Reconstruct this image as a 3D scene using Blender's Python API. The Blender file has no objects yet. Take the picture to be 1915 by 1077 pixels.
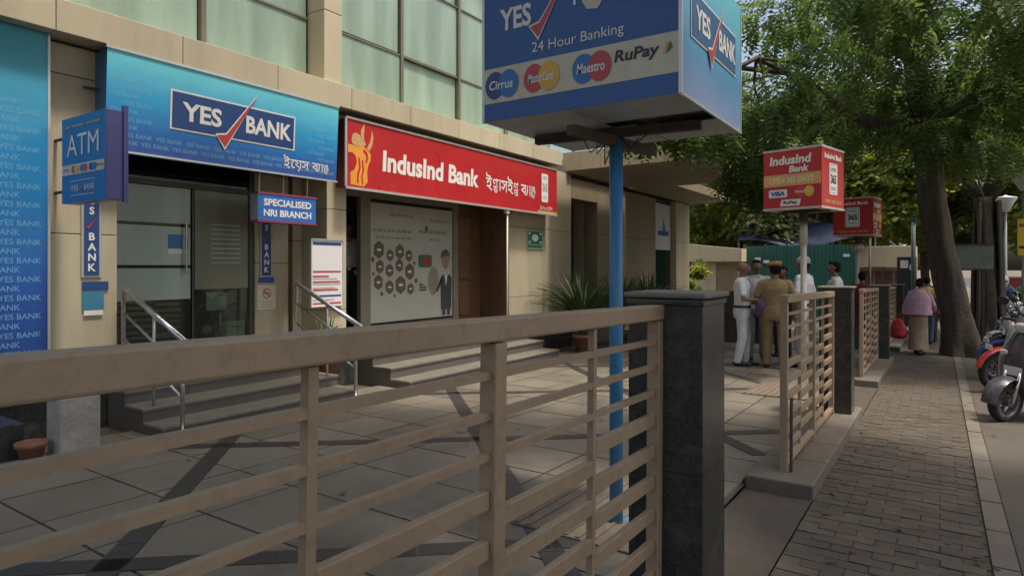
import bpy, bmesh, math, random
import numpy as np
from mathutils import Vector, Matrix

random.seed(7)
R = math.radians
sc = bpy.context.scene
col = sc.collection

# ---------------------------------------------------------------- camera, sky, sun, exposure
EYE = 1.45
cam_d = bpy.data.cameras.new('camera')
cam_d.sensor_width = 36.0
cam_d.lens = 1202.0 / 1915.0 * 36.0
cam_d.shift_y = -38.5 / 1915.0
cam_d.clip_start = 0.05
cam_d.clip_end = 2000.0
cam = bpy.data.objects.new('camera', cam_d)
col.objects.link(cam)
cam.location = (0, 0, EYE)
cam.rotation_euler = (R(90), 0, R(33.65))
sc.camera = cam

SUN_EL, SUN_AZ = R(70), R(4)          # azimuth measured from +X towards +Y
world = bpy.data.worlds.new('World')
sc.world = world
world.use_nodes = True
wn = world.node_tree
wn.nodes.clear()
sky = wn.nodes.new('ShaderNodeTexSky')
sky.sky_type = 'NISHITA'
sky.sun_disc = False
sky.sun_elevation = SUN_EL
sky.sun_rotation = R(90) - SUN_AZ
sky.air_density = 1.3
sky.dust_density = 7.0
sky.ozone_density = 1.0
bg = wn.nodes.new('ShaderNodeBackground')
bg.inputs['Strength'].default_value = 0.15
wo = wn.nodes.new('ShaderNodeOutputWorld')
wn.links.new(sky.outputs[0], bg.inputs[0])
wn.links.new(bg.outputs[0], wo.inputs[0])

sun_d = bpy.data.lights.new('sun', 'SUN')
sun_d.energy = 2.6
sun_d.angle = R(6)
sun_d.color = (1.0, 0.94, 0.84)
sun = bpy.data.objects.new('sun', sun_d)
col.objects.link(sun)
to_sun = Vector((math.cos(SUN_EL) * math.cos(SUN_AZ), math.cos(SUN_EL) * math.sin(SUN_AZ), math.sin(SUN_EL)))
sun.rotation_euler = to_sun.to_track_quat('Z', 'Y').to_euler()
sun.location = to_sun * 60

vs = sc.view_settings
vs.view_transform = 'Standard'
vs.look = 'None'
vs.gamma = 1.0
vs.exposure = 0.5
vs.use_curve_mapping = False

SLOPE = 0.02
def G(y):
    """height of the footpath: the street falls gently away"""
    return -SLOPE * min(y, 60.0)

# ---------------------------------------------------------------- materials
MATS = {}
def mat(name, c, rough=0.6, var=0.12, scale=3.0, bump=0.0, bscale=60.0, metal=0.0, spec=0.5, rnd=0.0,
        streak=False, dirt=None, dirt_amt=0.3, coat=0.0, coords='Object', dscale=None):
    if name in MATS:
        return MATS[name]
    m = bpy.data.materials.new(name)
    m.use_nodes = True
    nt = m.node_tree
    b = nt.nodes['Principled BSDF']
    tc = nt.nodes.new('ShaderNodeTexCoord')
    mp = nt.nodes.new('ShaderNodeMapping')
    if coords == 'World':           # one run of stains across neighbouring pieces
        src = nt.nodes.new('ShaderNodeNewGeometry').outputs['Position']
    else:
        src = tc.outputs[coords]
    nt.links.new(src, mp.inputs[0])
    if streak:
        mp.inputs['Scale'].default_value = (1, 1, 0.16)
    n1 = nt.nodes.new('ShaderNodeTexNoise')
    n1.inputs['Scale'].default_value = scale
    n1.inputs['Detail'].default_value = 6
    n1.inputs['Roughness'].default_value = 0.65
    nt.links.new(mp.outputs[0], n1.inputs['Vector'])
    rp = nt.nodes.new('ShaderNodeValToRGB')
    rp.color_ramp.elements[0].position = 0.3
    rp.color_ramp.elements[1].position = 0.72
    lo = [max(0, x * (1 - var)) for x in c]
    hi = [min(1, x * (1 + var)) for x in c]
    rp.color_ramp.elements[0].color = (*lo, 1)
    rp.color_ramp.elements[1].color = (*hi, 1)
    nt.links.new(n1.outputs[0], rp.inputs[0])
    out = rp.outputs[0]
    if dirt is not None:
        n3 = nt.nodes.new('ShaderNodeTexNoise')
        n3.inputs['Scale'].default_value = dscale or scale * 2.3
        n3.inputs['Detail'].default_value = 8
        n3.inputs['Roughness'].default_value = 0.7
        nt.links.new(mp.outputs[0], n3.inputs['Vector'])
        r3 = nt.nodes.new('ShaderNodeValToRGB')
        r3.color_ramp.elements[0].position = 0.5
        r3.color_ramp.elements[0].color = (0, 0, 0, 1)
        r3.color_ramp.elements[1].position = 0.75
        r3.color_ramp.elements[1].color = (dirt_amt,) * 3 + (1,)
        nt.links.new(n3.outputs[0], r3.inputs[0])
        mx = nt.nodes.new('ShaderNodeMixRGB')
        nt.links.new(r3.outputs[0], mx.inputs[0])
        nt.links.new(out, mx.inputs[1])
        mx.inputs[2].default_value = (*dirt, 1)
        out = mx.outputs[0]
    if rnd > 0:
        oi = nt.nodes.new('ShaderNodeObjectInfo')
        mr = nt.nodes.new('ShaderNodeMapRange')
        mr.inputs[3].default_value = 1 - rnd
        mr.inputs[4].default_value = 1 + rnd
        nt.links.new(oi.outputs['Random'], mr.inputs[0])
        hs = nt.nodes.new('ShaderNodeHueSaturation')
        nt.links.new(mr.outputs[0], hs.inputs['Value'])
        nt.links.new(out, hs.inputs['Color'])
        out = hs.outputs[0]
    nt.links.new(out, b.inputs['Base Color'])
    rr = nt.nodes.new('ShaderNodeMapRange')
    rr.inputs[3].default_value = max(0.02, rough - 0.1)
    rr.inputs[4].default_value = min(1, rough + 0.1)
    nt.links.new(n1.outputs[0], rr.inputs[0])
    nt.links.new(rr.outputs[0], b.inputs['Roughness'])
    b.inputs['Metallic'].default_value = metal
    b.inputs['Specular IOR Level'].default_value = spec
    b.inputs['Coat Weight'].default_value = coat
    if bump > 0:
        n2 = nt.nodes.new('ShaderNodeTexNoise')
        n2.inputs['Scale'].default_value = bscale
        n2.inputs['Detail'].default_value = 5
        nt.links.new(src, n2.inputs['Vector'])
        bp = nt.nodes.new('ShaderNodeBump')
        bp.inputs['Strength'].default_value = bump
        bp.inputs['Distance'].default_value = 0.02
        nt.links.new(n2.outputs[0], bp.inputs['Height'])
        nt.links.new(bp.outputs[0], b.inputs['Normal'])
    MATS[name] = m
    return m

def leaf_mat(name, c, c2, trans=0.45, rough=0.45):
    m = bpy.data.materials.new(name)
    m.use_nodes = True
    nt = m.node_tree
    nt.nodes.clear()
    at = nt.nodes.new('ShaderNodeAttribute')
    at.attribute_name = 'tint'
    rp = nt.nodes.new('ShaderNodeValToRGB')
    rp.color_ramp.elements[0].color = (*c, 1)
    rp.color_ramp.elements[1].color = (*c2, 1)
    nt.links.new(at.outputs['Fac'], rp.inputs[0])
    d = nt.nodes.new('ShaderNodeBsdfPrincipled')
    d.inputs['Roughness'].default_value = rough
    d.inputs['Specular IOR Level'].default_value = 0.35
    t = nt.nodes.new('ShaderNodeBsdfTranslucent')
    hs = nt.nodes.new('ShaderNodeHueSaturation')
    hs.inputs['Hue'].default_value = 0.47
    hs.inputs['Saturation'].default_value = 1.15
    hs.inputs['Value'].default_value = 1.7
    nt.links.new(rp.outputs[0], d.inputs['Base Color'])
    nt.links.new(rp.outputs[0], hs.inputs['Color'])
    nt.links.new(hs.outputs[0], t.inputs['Color'])
    mx = nt.nodes.new('ShaderNodeMixShader')
    mx.inputs[0].default_value = trans
    nt.links.new(d.outputs[0], mx.inputs[1])
    nt.links.new(t.outputs[0], mx.inputs[2])
    o = nt.nodes.new('ShaderNodeOutputMaterial')
    nt.links.new(mx.outputs[0], o.inputs[0])
    MATS[name] = m
    return m

def gradient_mat(name, stops, z0, z1, rough=0.3):
    """a printed film whose ink runs from one colour to another up its height"""
    m = bpy.data.materials.new(name)
    m.use_nodes = True
    nt = m.node_tree
    b = nt.nodes['Principled BSDF']
    tc = nt.nodes.new('ShaderNodeTexCoord')
    sp = nt.nodes.new('ShaderNodeSeparateXYZ')
    nt.links.new(tc.outputs['Object'], sp.inputs[0])
    n = nt.nodes.new('ShaderNodeTexNoise')
    n.inputs['Scale'].default_value = 2.2
    n.inputs['Detail'].default_value = 5
    nt.links.new(tc.outputs['Object'], n.inputs['Vector'])
    ad = nt.nodes.new('ShaderNodeMath')
    ad.operation = 'MULTIPLY_ADD'
    nt.links.new(n.outputs[0], ad.inputs[0])
    ad.inputs[1].default_value = 0.10 * (z1 - z0)
    nt.links.new(sp.outputs['Z'], ad.inputs[2])
    mr = nt.nodes.new('ShaderNodeMapRange')
    mr.inputs[1].default_value = z0
    mr.inputs[2].default_value = z1
    nt.links.new(ad.outputs[0], mr.inputs[0])
    rp = nt.nodes.new('ShaderNodeValToRGB')
    els = rp.color_ramp.elements
    els[0].position, els[0].color = stops[0][0], (*stops[0][1], 1)
    els[1].position, els[1].color = stops[-1][0], (*stops[-1][1], 1)
    for p, c in stops[1:-1]:
        e = els.new(p)
        e.color = (*c, 1)
    nt.links.new(mr.outputs[0], rp.inputs[0])
    nt.links.new(rp.outputs[0], b.inputs['Base Color'])
    b.inputs['Roughness'].default_value = rough
    n2 = nt.nodes.new('ShaderNodeTexNoise')
    n2.inputs['Scale'].default_value = 3.0
    n2.inputs['Detail'].default_value = 3
    nt.links.new(tc.outputs['Object'], n2.inputs['Vector'])
    bu = nt.nodes.new('ShaderNodeBump')
    bu.inputs['Strength'].default_value = 0.25
    bu.inputs['Distance'].default_value = 0.03
    nt.links.new(n2.outputs[0], bu.inputs['Height'])
    nt.links.new(bu.outputs[0], b.inputs['Normal'])
    MATS[name] = m
    return m

def glass_mat(name, tint, alpha_mix, rough=0.03, film=(0.3, 0.4, 0.35), film_var=0.2):
    """architectural glass: clear sheet with a share of milky film on it"""
    m = bpy.data.materials.new(name)
    m.use_nodes = True
    nt = m.node_tree
    nt.nodes.clear()
    tr = nt.nodes.new('ShaderNodeBsdfTransparent')
    tr.inputs[0].default_value = (*tint, 1)
    gl = nt.nodes.new('ShaderNodeBsdfGlossy')
    gl.inputs['Roughness'].default_value = rough
    gl.inputs['Color'].default_value = (0.9, 0.95, 0.92, 1)
    fr = nt.nodes.new('ShaderNodeFresnel')
    fr.inputs[0].default_value = 1.5
    m1 = nt.nodes.new('ShaderNodeMixShader')
    nt.links.new(fr.outputs[0], m1.inputs[0])
    nt.links.new(tr.outputs[0], m1.inputs[1])
    nt.links.new(gl.outputs[0], m1.inputs[2])
    df = nt.nodes.new('ShaderNodeBsdfPrincipled')
    df.inputs['Roughness'].default_value = 0.25
    tc = nt.nodes.new('ShaderNodeTexCoord')
    mp = nt.nodes.new('ShaderNodeMapping')
    mp.inputs['Scale'].default_value = (1, 1.7, 0.22)
    nt.links.new(tc.outputs['Object'], mp.inputs[0])
    n = nt.nodes.new('ShaderNodeTexNoise')
    n.inputs['Scale'].default_value = 1.8
    n.inputs['Detail'].default_value = 6
    nt.links.new(mp.outputs[0], n.inputs['Vector'])
    rp = nt.nodes.new('ShaderNodeValToRGB')
    rp.color_ramp.elements[0].position = 0.35
    rp.color_ramp.elements[1].position = 0.7
    rp.color_ramp.elements[0].color = (*[x * (1 - film_var) for x in film], 1)
    rp.color_ramp.elements[1].color = (*[min(1, x * (1 + film_var)) for x in film], 1)
    nt.links.new(n.outputs[0], rp.inputs[0])
    oi = nt.nodes.new('ShaderNodeObjectInfo')
    mr = nt.nodes.new('ShaderNodeMapRange')
    mr.inputs[3].default_value = 0.86
    mr.inputs[4].default_value = 1.12
    nt.links.new(oi.outputs['Random'], mr.inputs[0])
    hs = nt.nodes.new('ShaderNodeHueSaturation')
    nt.links.new(mr.outputs[0], hs.inputs['Value'])
    nt.links.new(rp.outputs[0], hs.inputs['Color'])
    nt.links.new(hs.outputs[0], df.inputs['Base Color'])
    m2 = nt.nodes.new('ShaderNodeMixShader')
    m2.inputs[0].default_value = alpha_mix
    nt.links.new(m1.outputs[0], m2.inputs[1])
    nt.links.new(df.outputs[0], m2.inputs[2])
    o = nt.nodes.new('ShaderNodeOutputMaterial')
    nt.links.new(m2.outputs[0], o.inputs[0])
    MATS[name] = m
    return m

def faint_mat(name, c, cover):
    """thin translucent ink"""
    m = bpy.data.materials.new(name)
    m.use_nodes = True
    nt = m.node_tree
    b = nt.nodes['Principled BSDF']
    b.inputs['Base Color'].default_value = (*c, 1)
    b.inputs['Roughness'].default_value = 0.4
    b.inputs['Alpha'].default_value = cover
    MATS[name] = m
    return m

# ---------------------------------------------------------------- mesh building
class MB:
    def __init__(s):
        s.v, s.f = [], []
    def add(s, vs_, fs):
        o = len(s.v)
        s.v += [tuple(p) for p in vs_]
        s.f += [tuple(i + o for i in f) for f in fs]
        return s
    def box(s, x0, x1, y0, y1, z0, z1):
        return s.add([(x0, y0, z0), (x1, y0, z0), (x1, y1, z0), (x0, y1, z0), (x0, y0, z1), (x1, y0, z1), (x1, y1, z1), (x0, y1, z1)],
                     [(0, 3, 2, 1), (4, 5, 6, 7), (0, 1, 5, 4), (1, 2, 6, 5), (2, 3, 7, 6), (3, 0, 4, 7)])
    def bar(s, p0, p1, w, h, up=(0, 0, 1)):
        """rectangular bar from p0 to p1; w across, h along up"""
        p0, p1 = Vector(p0), Vector(p1)
        d = (p1 - p0).normalized()
        u = Vector(up)
        a = d.cross(u)
        if a.length < 1e-4:
            a = d.cross(Vector((1, 0, 0)))
        a.normalize()
        u = a.cross(d).normalized()
        a, u = a * (w / 2), u * (h / 2)
        vs_ = []
        for p in (p0, p1):
            vs_ += [p - a - u, p + a - u, p + a + u, p - a + u]
        return s.add(vs_, [(0, 1, 2, 3), (7, 6, 5, 4), (0, 4, 5, 1), (1, 5, 6, 2), (2, 6, 7, 3), (3, 7, 4, 0)])
    def tube(s, pts, rad, n=10, caps=True, squash=None):
        pts = [Vector(p) for p in pts]
        if not hasattr(rad, '__len__'):
            rad = [rad] * len(pts)
        rings = []
        ref = None
        for i, p in enumerate(pts):
            if i == 0: d = pts[1] - p
            elif i == len(pts) - 1: d = p - pts[i - 1]
            else: d = (pts[i + 1] - pts[i - 1])
            d.normalize()
            if ref is None:
                ref = d.cross(Vector((0, 0, 1)))
                if ref.length < 1e-3: ref = d.cross(Vector((1, 0, 0)))
            ref = (ref - d * ref.dot(d)).normalized()
            b = d.cross(ref)
            rings.append([p + (ref * math.cos(2 * math.pi * k / n) + b * math.sin(2 * math.pi * k / n)) * rad[i] for k in range(n)])
        vs_ = [q for r in rings for q in r]
        fs = []
        for i in range(len(pts) - 1):
            for k in range(n):
                a, b_ = i * n + k, i * n + (k + 1) % n
                fs.append((a, b_, b_ + n, a + n))
        if caps:
            fs.append(tuple(reversed(range(n))))
            fs.append(tuple((len(pts) - 1) * n + k for k in range(n)))
        return s.add(vs_, fs)
    def capsule(s, p0, p1, r0, r1, n=10):
        p0, p1 = Vector(p0), Vector(p1)
        d = (p1 - p0).normalized()
        pts, rad = [], []
        for a in (-80, -50, -20): pts.append(p0 + d * (r0 * math.sin(R(a)))); rad.append(r0 * math.cos(R(a)))
        for a in (20, 50, 80): pts.append(p1 + d * (r1 * math.sin(R(a)))); rad.append(r1 * math.cos(R(a)))
        return s.tube(pts, rad, n)
    def ell(s, c, r, rot=None, n=14, m=9):
        vs_ = []
        for i in range(m + 1):
            th = math.pi * i / m
            for k in range(n):
                ph = 2 * math.pi * k / n
                p = Vector((r[0] * math.sin(th) * math.cos(ph), r[1] * math.sin(th) * math.sin(ph), r[2] * math.cos(th)))
                if rot is not None: p = rot @ p
                vs_.append(Vector(c) + p)
        fs = []
        for i in range(m):
            for k in range(n):
                a, b = i * n + k, i * n + (k + 1) % n
                fs.append((a, a + n, b + n, b))
        return s.add(vs_, fs)
    def loft(s, rings, n=18):
        """rings: (z, cx, cy, rx, ry)"""
        vs_, fs = [], []
        for (z, cx, cy, rx, ry) in rings:
            for k in range(n):
                ph = 2 * math.pi * k / n
                vs_.append((cx + rx * math.cos(ph), cy + ry * math.sin(ph), z))
        for i in range(len(rings) - 1):
            for k in range(n):
                a, b = i * n + k, i * n + (k + 1) % n
                fs.append((a, b, b + n, a + n))
        fs.append(tuple(reversed(range(n))))
        fs.append(tuple((len(rings) - 1) * n + k for k in range(n)))
        return s.add(vs_, fs)
    def prism(s, poly, y0, y1):
        """polygon in x,z pushed from y0 (front) to y1"""
        n = len(poly)
        vs_ = [(x, y0, z) for x, z in poly] + [(x, y1, z) for x, z in poly]
        fs = [tuple(range(n)), tuple(reversed(range(n, 2 * n)))]
        for i in range(n):
            j = (i + 1) % n
            fs.append((i, i + n, j + n, j))
        return s.add(vs_, fs)
    def lathe(s, prof, n=24, axis='z', c=(0, 0, 0)):
        """profile of (radius, height)"""
        vs_, fs = [], []
        for r, h in prof:
            for k in range(n):
                a = 2 * math.pi * k / n
                p = {'z': (r * math.cos(a), r * math.sin(a), h), 'y': (r * math.cos(a), h, r * math.sin(a)), 'x': (h, r * math.cos(a), r * math.sin(a))}[axis]
                vs_.append((p[0] + c[0], p[1] + c[1], p[2] + c[2]))
        for i in range(len(prof) - 1):
            for k in range(n):
                a, b = i * n + k, i * n + (k + 1) % n
                fs.append((a, b, b + n, a + n))
        return s.add(vs_, fs)
    def mesh(s, name):
        me = bpy.data.meshes.new(name)
        me.from_pydata(s.v, [], s.f)
        bm = bmesh.new()
        bm.from_mesh(me)
        bmesh.ops.recalc_face_normals(bm, faces=bm.faces)
        bm.to_mesh(me)
        bm.free()
        return me
    def build(s, name, material, parent=None, smooth=False, bevel=0.0, loc=None):
        me = s.mesh(name)
        return link(name, me, material, parent, smooth, bevel, loc)

def link(name, me, material, parent=None, smooth=False, bevel=0.0, loc=None):
    if material is not None and not me.materials:
        me.materials.append(material)
    if smooth:
        me.polygons.foreach_set('use_smooth', [True] * len(me.polygons))
        me.update()
    o = bpy.data.objects.new(name, me)
    col.objects.link(o)
    if parent is not None: o.parent = parent
    if loc is not None: o.location = loc
    if bevel > 0:
        b = o.modifiers.new('bevel', 'BEVEL')
        b.width = bevel
        b.segments = 2
        b.limit_method = 'ANGLE'
        b.angle_limit = R(40)
    return o

def tag(o, label, cat, group=None, kind=None):
    o['label'] = label
    o['category'] = cat
    if group: o['group'] = group
    if kind: o['kind'] = kind
    return o

def thing(name, label, cat, loc=(0, 0, 0), rz=0.0, group=None):
    o = bpy.data.objects.new(name, None)
    o.empty_display_size = 0.1
    col.objects.link(o)
    o.location = loc
    o.rotation_euler = (0, 0, rz)
    return tag(o, label, cat, group)

def struct(o):
    o['kind'] = 'structure'
    return o

def copy_thing(root, label, loc, rz, group=None):
    r = root.copy()
    col.objects.link(r)
    r.location, r.rotation_euler = loc, (0, 0, rz)
    r['label'] = label
    if group: r['group'] = group
    def kids(src, dst):
        for ch in src.children:
            c = ch.copy()
            col.objects.link(c)
            c.parent = dst
            kids(ch, c)
    kids(root, r)
    return r

# a scratch scene in which lettering and bodies are turned into plain meshes
scratch = bpy.data.scenes.new('scratch')
def evaluate(o):
    scratch.collection.objects.link(o)
    vl = scratch.view_layers[0]
    vl.update()
    me = bpy.data.meshes.new_from_object(o.evaluated_get(vl.depsgraph))
    bpy.data.objects.remove(o)
    return me

_txt = {}
def text_mesh(body, bold=0.0, shear=0.0):
    k = (body, bold, shear)
    if k not in _txt:
        c = bpy.data.curves.new('t', 'FONT')
        c.body = body
        c.size = 1.0
        c.offset = bold
        c.shear = shear
        c.resolution_u = 3
        o = bpy.data.objects.new('t', c)
        me = evaluate(o)
        co = np.empty(len(me.vertices) * 3, 'f')
        me.vertices.foreach_get('co', co)
        co = co.reshape(-1, 3)
        fs = [tuple(p.vertices) for p in me.polygons]
        bpy.data.meshes.remove(me)
        _txt[k] = (co, fs)
    return _txt[k]

def text(body, material, parent, x, z, y=-0.003, w=None, h=None, bold=0.0, shear=0.0, name='lettering', align='C', clip=None):
    """lettering fitted to the box w x h, centred on x,z (align L: starts at x), lying in the plane y"""
    co, fs = text_mesh(body, bold, shear)
    mn, mx = co.min(0), co.max(0)
    sx = w / (mx[0] - mn[0]) if w else None
    sz = h / (mx[1] - mn[1]) if h else None
    sx = sx or sz
    sz = sz or sx
    px = (co[:, 0] - mn[0]) * sx
    if align == 'C': px = px - (mx[0] - mn[0]) * sx / 2
    pz = (co[:, 1] - (mn[1] + mx[1]) / 2) * sz
    vs_ = [(float(a) + x, y, float(b) + z) for a, b in zip(px, pz)]
    me = bpy.data.meshes.new(name)
    me.from_pydata(vs_, [], fs)
    return link(name, me, material, parent)

def flat(poly, material, parent, y=-0.003, name='emblem'):
    me = bpy.data.meshes.new(name)
    me.from_pydata([(x, y, z) for x, z in poly], [], [tuple(range(len(poly)))])
    bm = bmesh.new(); bm.from_mesh(me)
    bmesh.ops.triangulate(bm, faces=bm.faces)
    bm.to_mesh(me); bm.free()
    return link(name, me, material, parent)

def rect(x0, x1, z0, z1): return [(x0, z0), (x1, z0), (x1, z1), (x0, z1)]
def disc(cx, cz, rx, rz, n=28): return [(cx + rx * math.cos(2 * math.pi * k / n), cz + rz * math.sin(2 * math.pi * k / n)) for k in range(n)]
def rounded(x0, x1, z0, z1, r, n=5):
    out = []
    for cx, cz, a0 in ((x1 - r, z0 + r, -90), (x1 - r, z1 - r, 0), (x0 + r, z1 - r, 90), (x0 + r, z0 + r, 180)):
        for k in range(n + 1):
            a = R(a0 + 90 * k / n)
            out.append((cx + r * math.cos(a), cz + r * math.sin(a)))
    return out

# ---------------------------------------------------------------- palette
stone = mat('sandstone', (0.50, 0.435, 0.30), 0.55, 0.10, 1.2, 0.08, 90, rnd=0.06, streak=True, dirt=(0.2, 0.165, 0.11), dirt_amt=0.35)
stone_shaded = mat('wall_stone_shaded', (0.25, 0.205, 0.135), 0.6, 0.12, 1.4, 0.08, 80, rnd=0.05, streak=True, dirt=(0.12, 0.1, 0.07), dirt_amt=0.4)  # wall stone darkened: the shade under the canopy is put into its colour
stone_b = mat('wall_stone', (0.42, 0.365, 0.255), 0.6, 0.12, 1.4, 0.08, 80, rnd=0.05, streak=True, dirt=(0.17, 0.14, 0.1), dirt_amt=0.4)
dark_trim = mat('dark_joint', (0.05, 0.047, 0.042), 0.6)
granite = mat('black_granite', (0.035, 0.038, 0.036), 0.2, 0.6, 60, 0.03, 220, spec=0.5, dirt=(0.17, 0.155, 0.13), dirt_amt=0.45, dscale=7)
granite_cap = mat('granite_cap', (0.17, 0.155, 0.125), 0.45, 0.2, 30, 0.05, 150)
fence_paint = mat('fence_paint', (0.34, 0.25, 0.16), 0.4, 0.12, 3, 0.09, 45, dirt=(0.12, 0.07, 0.04), dirt_amt=0.4, dscale=26)
blue_pole = mat('blue_paint', (0.055, 0.215, 0.42), 0.4, 0.10, 5, 0.06, 60, dirt=(0.05, 0.08, 0.1), dirt_amt=0.35)
white_p = mat('white_print', (0.78, 0.76, 0.72), 0.4, 0.03, 8, dirt=(0.5, 0.46, 0.4), dirt_amt=0.5, dscale=9)
cream_p = mat('cream_print', (0.62, 0.57, 0.45), 0.45, 0.06, 5, dirt=(0.3, 0.26, 0.2), dirt_amt=0.35)
navy_p = mat('navy_print', (0.022, 0.065, 0.21), 0.32, 0.06, 4)
blue_p = mat('royal_print', (0.03, 0.105, 0.33), 0.35, 0.08, 4, dirt=(0.05, 0.07, 0.12), dirt_amt=0.25)
sky_p = mat('sky_print', (0.035, 0.165, 0.44), 0.32, 0.08, 4)
red_p = mat('red_print', (0.46, 0.026, 0.03), 0.3, 0.10, 2.5, 0.06, 9, dirt=(0.25, 0.02, 0.02), dirt_amt=0.35)
crimson_p = mat('tick_red', (0.50, 0.06, 0.06), 0.35, 0.05)
orange_p = mat('orange_print', (0.78, 0.32, 0.05), 0.4, 0.08)
yellow_p = mat('yellow_print', (0.72, 0.42, 0.06), 0.4, 0.08)
gold_p = mat('gold_print', (0.60, 0.36, 0.15), 0.4, 0.08)
black_p = mat('black_print', (0.02, 0.02, 0.022), 0.4, 0.1)
grey_p = mat('grey_print', (0.32, 0.31, 0.29), 0.5, 0.1)
pale_p = mat('pale_print', (0.70, 0.71, 0.70), 0.5, 0.05)
green_p = mat('green_print', (0.02, 0.17, 0.085), 0.4, 0.1)
steel = mat('stainless_steel', (0.55, 0.55, 0.53), 0.28, 0.08, 9, metal=0.9)
alu = mat('aluminium_trim', (0.62, 0.62, 0.60), 0.35, 0.06, 9, metal=0.5)
rust = mat('rusty_angle', (0.085, 0.066, 0.052), 0.75, 0.35, 14, 0.2, 60, metal=0.2)
under = mat('sheet_underside', (0.42, 0.47, 0.47), 0.5, 0.14, 3, dirt=(0.22, 0.2, 0.16), dirt_amt=0.5)
# ---------------------------------------------------------------- ground, pavement, plaza, road
def G(y):
    return -SLOPE * max(-12.0, min(y, 60.0))

def sheet(name, x0, x1, ys, dz, material, parent=None):
    m = MB()
    vs_, fs = [], []
    for y in ys:
        vs_ += [(x0, y, G(y) + dz), (x1, y, G(y) + dz)]
    for i in range(len(ys) - 1):
        fs.append((2 * i, 2 * i + 1, 2 * i + 3, 2 * i + 2))
    m.add(vs_, fs)
    return m.build(name, material, parent)

earth = mat('earth', (0.13, 0.105, 0.075), 0.9, 0.3, 1.5, 0.4, 20)
cement = mat('cement', (0.085, 0.072, 0.056), 0.85, 0.2, 2.2, 0.25, 40, dirt=(0.08, 0.065, 0.05), dirt_amt=0.6)
asphalt = mat('asphalt', (0.055, 0.053, 0.05), 0.85, 0.25, 3, 0.4, 120)
mortar = mat('mortar', (0.072, 0.058, 0.044), 0.9, 0.2, 8)
paver_m = mat('paver', (0.088, 0.070, 0.052), 0.85, 0.22, 7, 0.35, 70, rnd=0.16, dirt=(0.06, 0.05, 0.038), dirt_amt=0.8, dscale=2.6, coords='World')
paver_far = mat('paver_far', (0.086, 0.069, 0.051), 0.8, 0.3, 9, 0.3, 60, dirt=(0.07, 0.055, 0.042), dirt_amt=0.5)
tile_m = mat('plaza_slab', (0.15, 0.13, 0.098), 0.6, 0.16, 2, 0.08, 60, rnd=0.14, dirt=(0.07, 0.06, 0.045), dirt_amt=0.8, dscale=1.6, coords='World')
band_m = mat('dark_slab', (0.04, 0.036, 0.031), 0.5, 0.2, 6, 0.06, 60, rnd=0.15)
kerb_m = mat('kerb_stone', (0.145, 0.124, 0.096), 0.75, 0.18, 4, 0.25, 50, rnd=0.12, dirt=(0.10, 0.08, 0.06), dirt_amt=0.8, dscale=3, coords='World')

struct(sheet('ground', -320, 320, [-320, -12, 0, 20, 40, 60, 700], -0.09, earth))
road = struct(sheet('road', 3.35, 11.0, [-60, -12, 0, 20, 40, 60, 200], -0.084, asphalt))
for k in range(14):
    y = -8 + k * 6.0
    m = MB(); m.add([(7.1, y, G(y) - 0.079), (7.22, y, G(y) - 0.079), (7.22, y + 2.5, G(y + 2.5) - 0.079), (7.1, y + 2.5, G(y + 2.5) - 0.079)], [(0, 1, 2, 3)])
    m.build('lane_mark', white_p, road)
strip = struct(sheet('parking_strip', 0.345, 3.2, [-12, 0, 20, 40, 60], 0.0, cement))
edge = struct(MB().add([(3.2, -12, G(-12) + 0.02), (3.35, -12, G(-12) + 0.02), (3.35, 60, G(60) + 0.02), (3.2, 60, G(60) + 0.02),
                        (3.2, -12, G(-12) - 0.15), (3.35, -12, G(-12) - 0.15), (3.35, 60, G(60) - 0.15), (3.2, 60, G(60) - 0.15)],
                       [(0, 1, 2, 3), (1, 5, 6, 2), (0, 4, 5, 1), (3, 2, 6, 7), (0, 3, 7, 4)]).build('road_kerb', kerb_m))

pavement = struct(sheet('footpath', -0.70, 0.22, [-12, 0, 9, 14.2, 40, 60], -0.006, mortar))
unit_paver = MB().box(-0.096, 0.096, -0.046, 0.046, -0.04, 0.0)
pm = unit_paver.mesh('paver')
pm.materials.append(paver_m)
rng = random.Random(3)
rows = 0
count = 0
far = MB()
y = 2.5
while y < 14.2:
    off = 0.1 if rows % 2 else 0.0
    x = -0.70 + 0.1 - off
    while x < 0.22:
        xa, xb = max(-0.70, x - 0.1), min(0.22, x + 0.1)
        if xb - xa > 0.03:
            z = G(y) + rng.uniform(-0.004, 0.002)
            if count < 296:
                o = bpy.data.objects.new('paver', pm)
                col.objects.link(o)
                o.parent = pavement
                o.location = ((xa + xb) / 2, y, z)
                o.rotation_euler = (-SLOPE + rng.uniform(-.012, .012), rng.uniform(-.012, .012), rng.uniform(-.012, .012))
                o.scale = ((xb - xa) / 0.2, 1, 1)
                count += 1
            else:
                far.box(xa + .004, xb - .004, y - .046, y + .046, z - .03, z)
        x += 0.2
    y += 0.1
    rows += 1
fo = far.build('pavers', paver_far, pavement)
fo['kind'] = 'stuff'
sheet('worn_paving', -0.70, 0.22, [14.2, 40, 60], 0.0, paver_far, pavement)
sheet('swept_paving', -0.70, 0.22, [-12, 0, 2.44], 0.0, paver_far, pavement)

edging = struct(sheet('edging', 0.22, 0.345, [-12, 0, 20, 60], -0.012, mortar))
em = MB().box(0.226, 0.339, -0.292, 0.292, -0.05, 0.006).mesh('edging_stone')
em.materials.append(kerb_m)
for k in range(40):
    y = 2.6 + k * 0.6
    o = bpy.data.objects.new('edging_stone', em); col.objects.link(o); o.parent = edging
    o.location = (0, y, G(y) + rng.uniform(-.002, .003)); o.rotation_euler = (-SLOPE, 0, 0)

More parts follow.
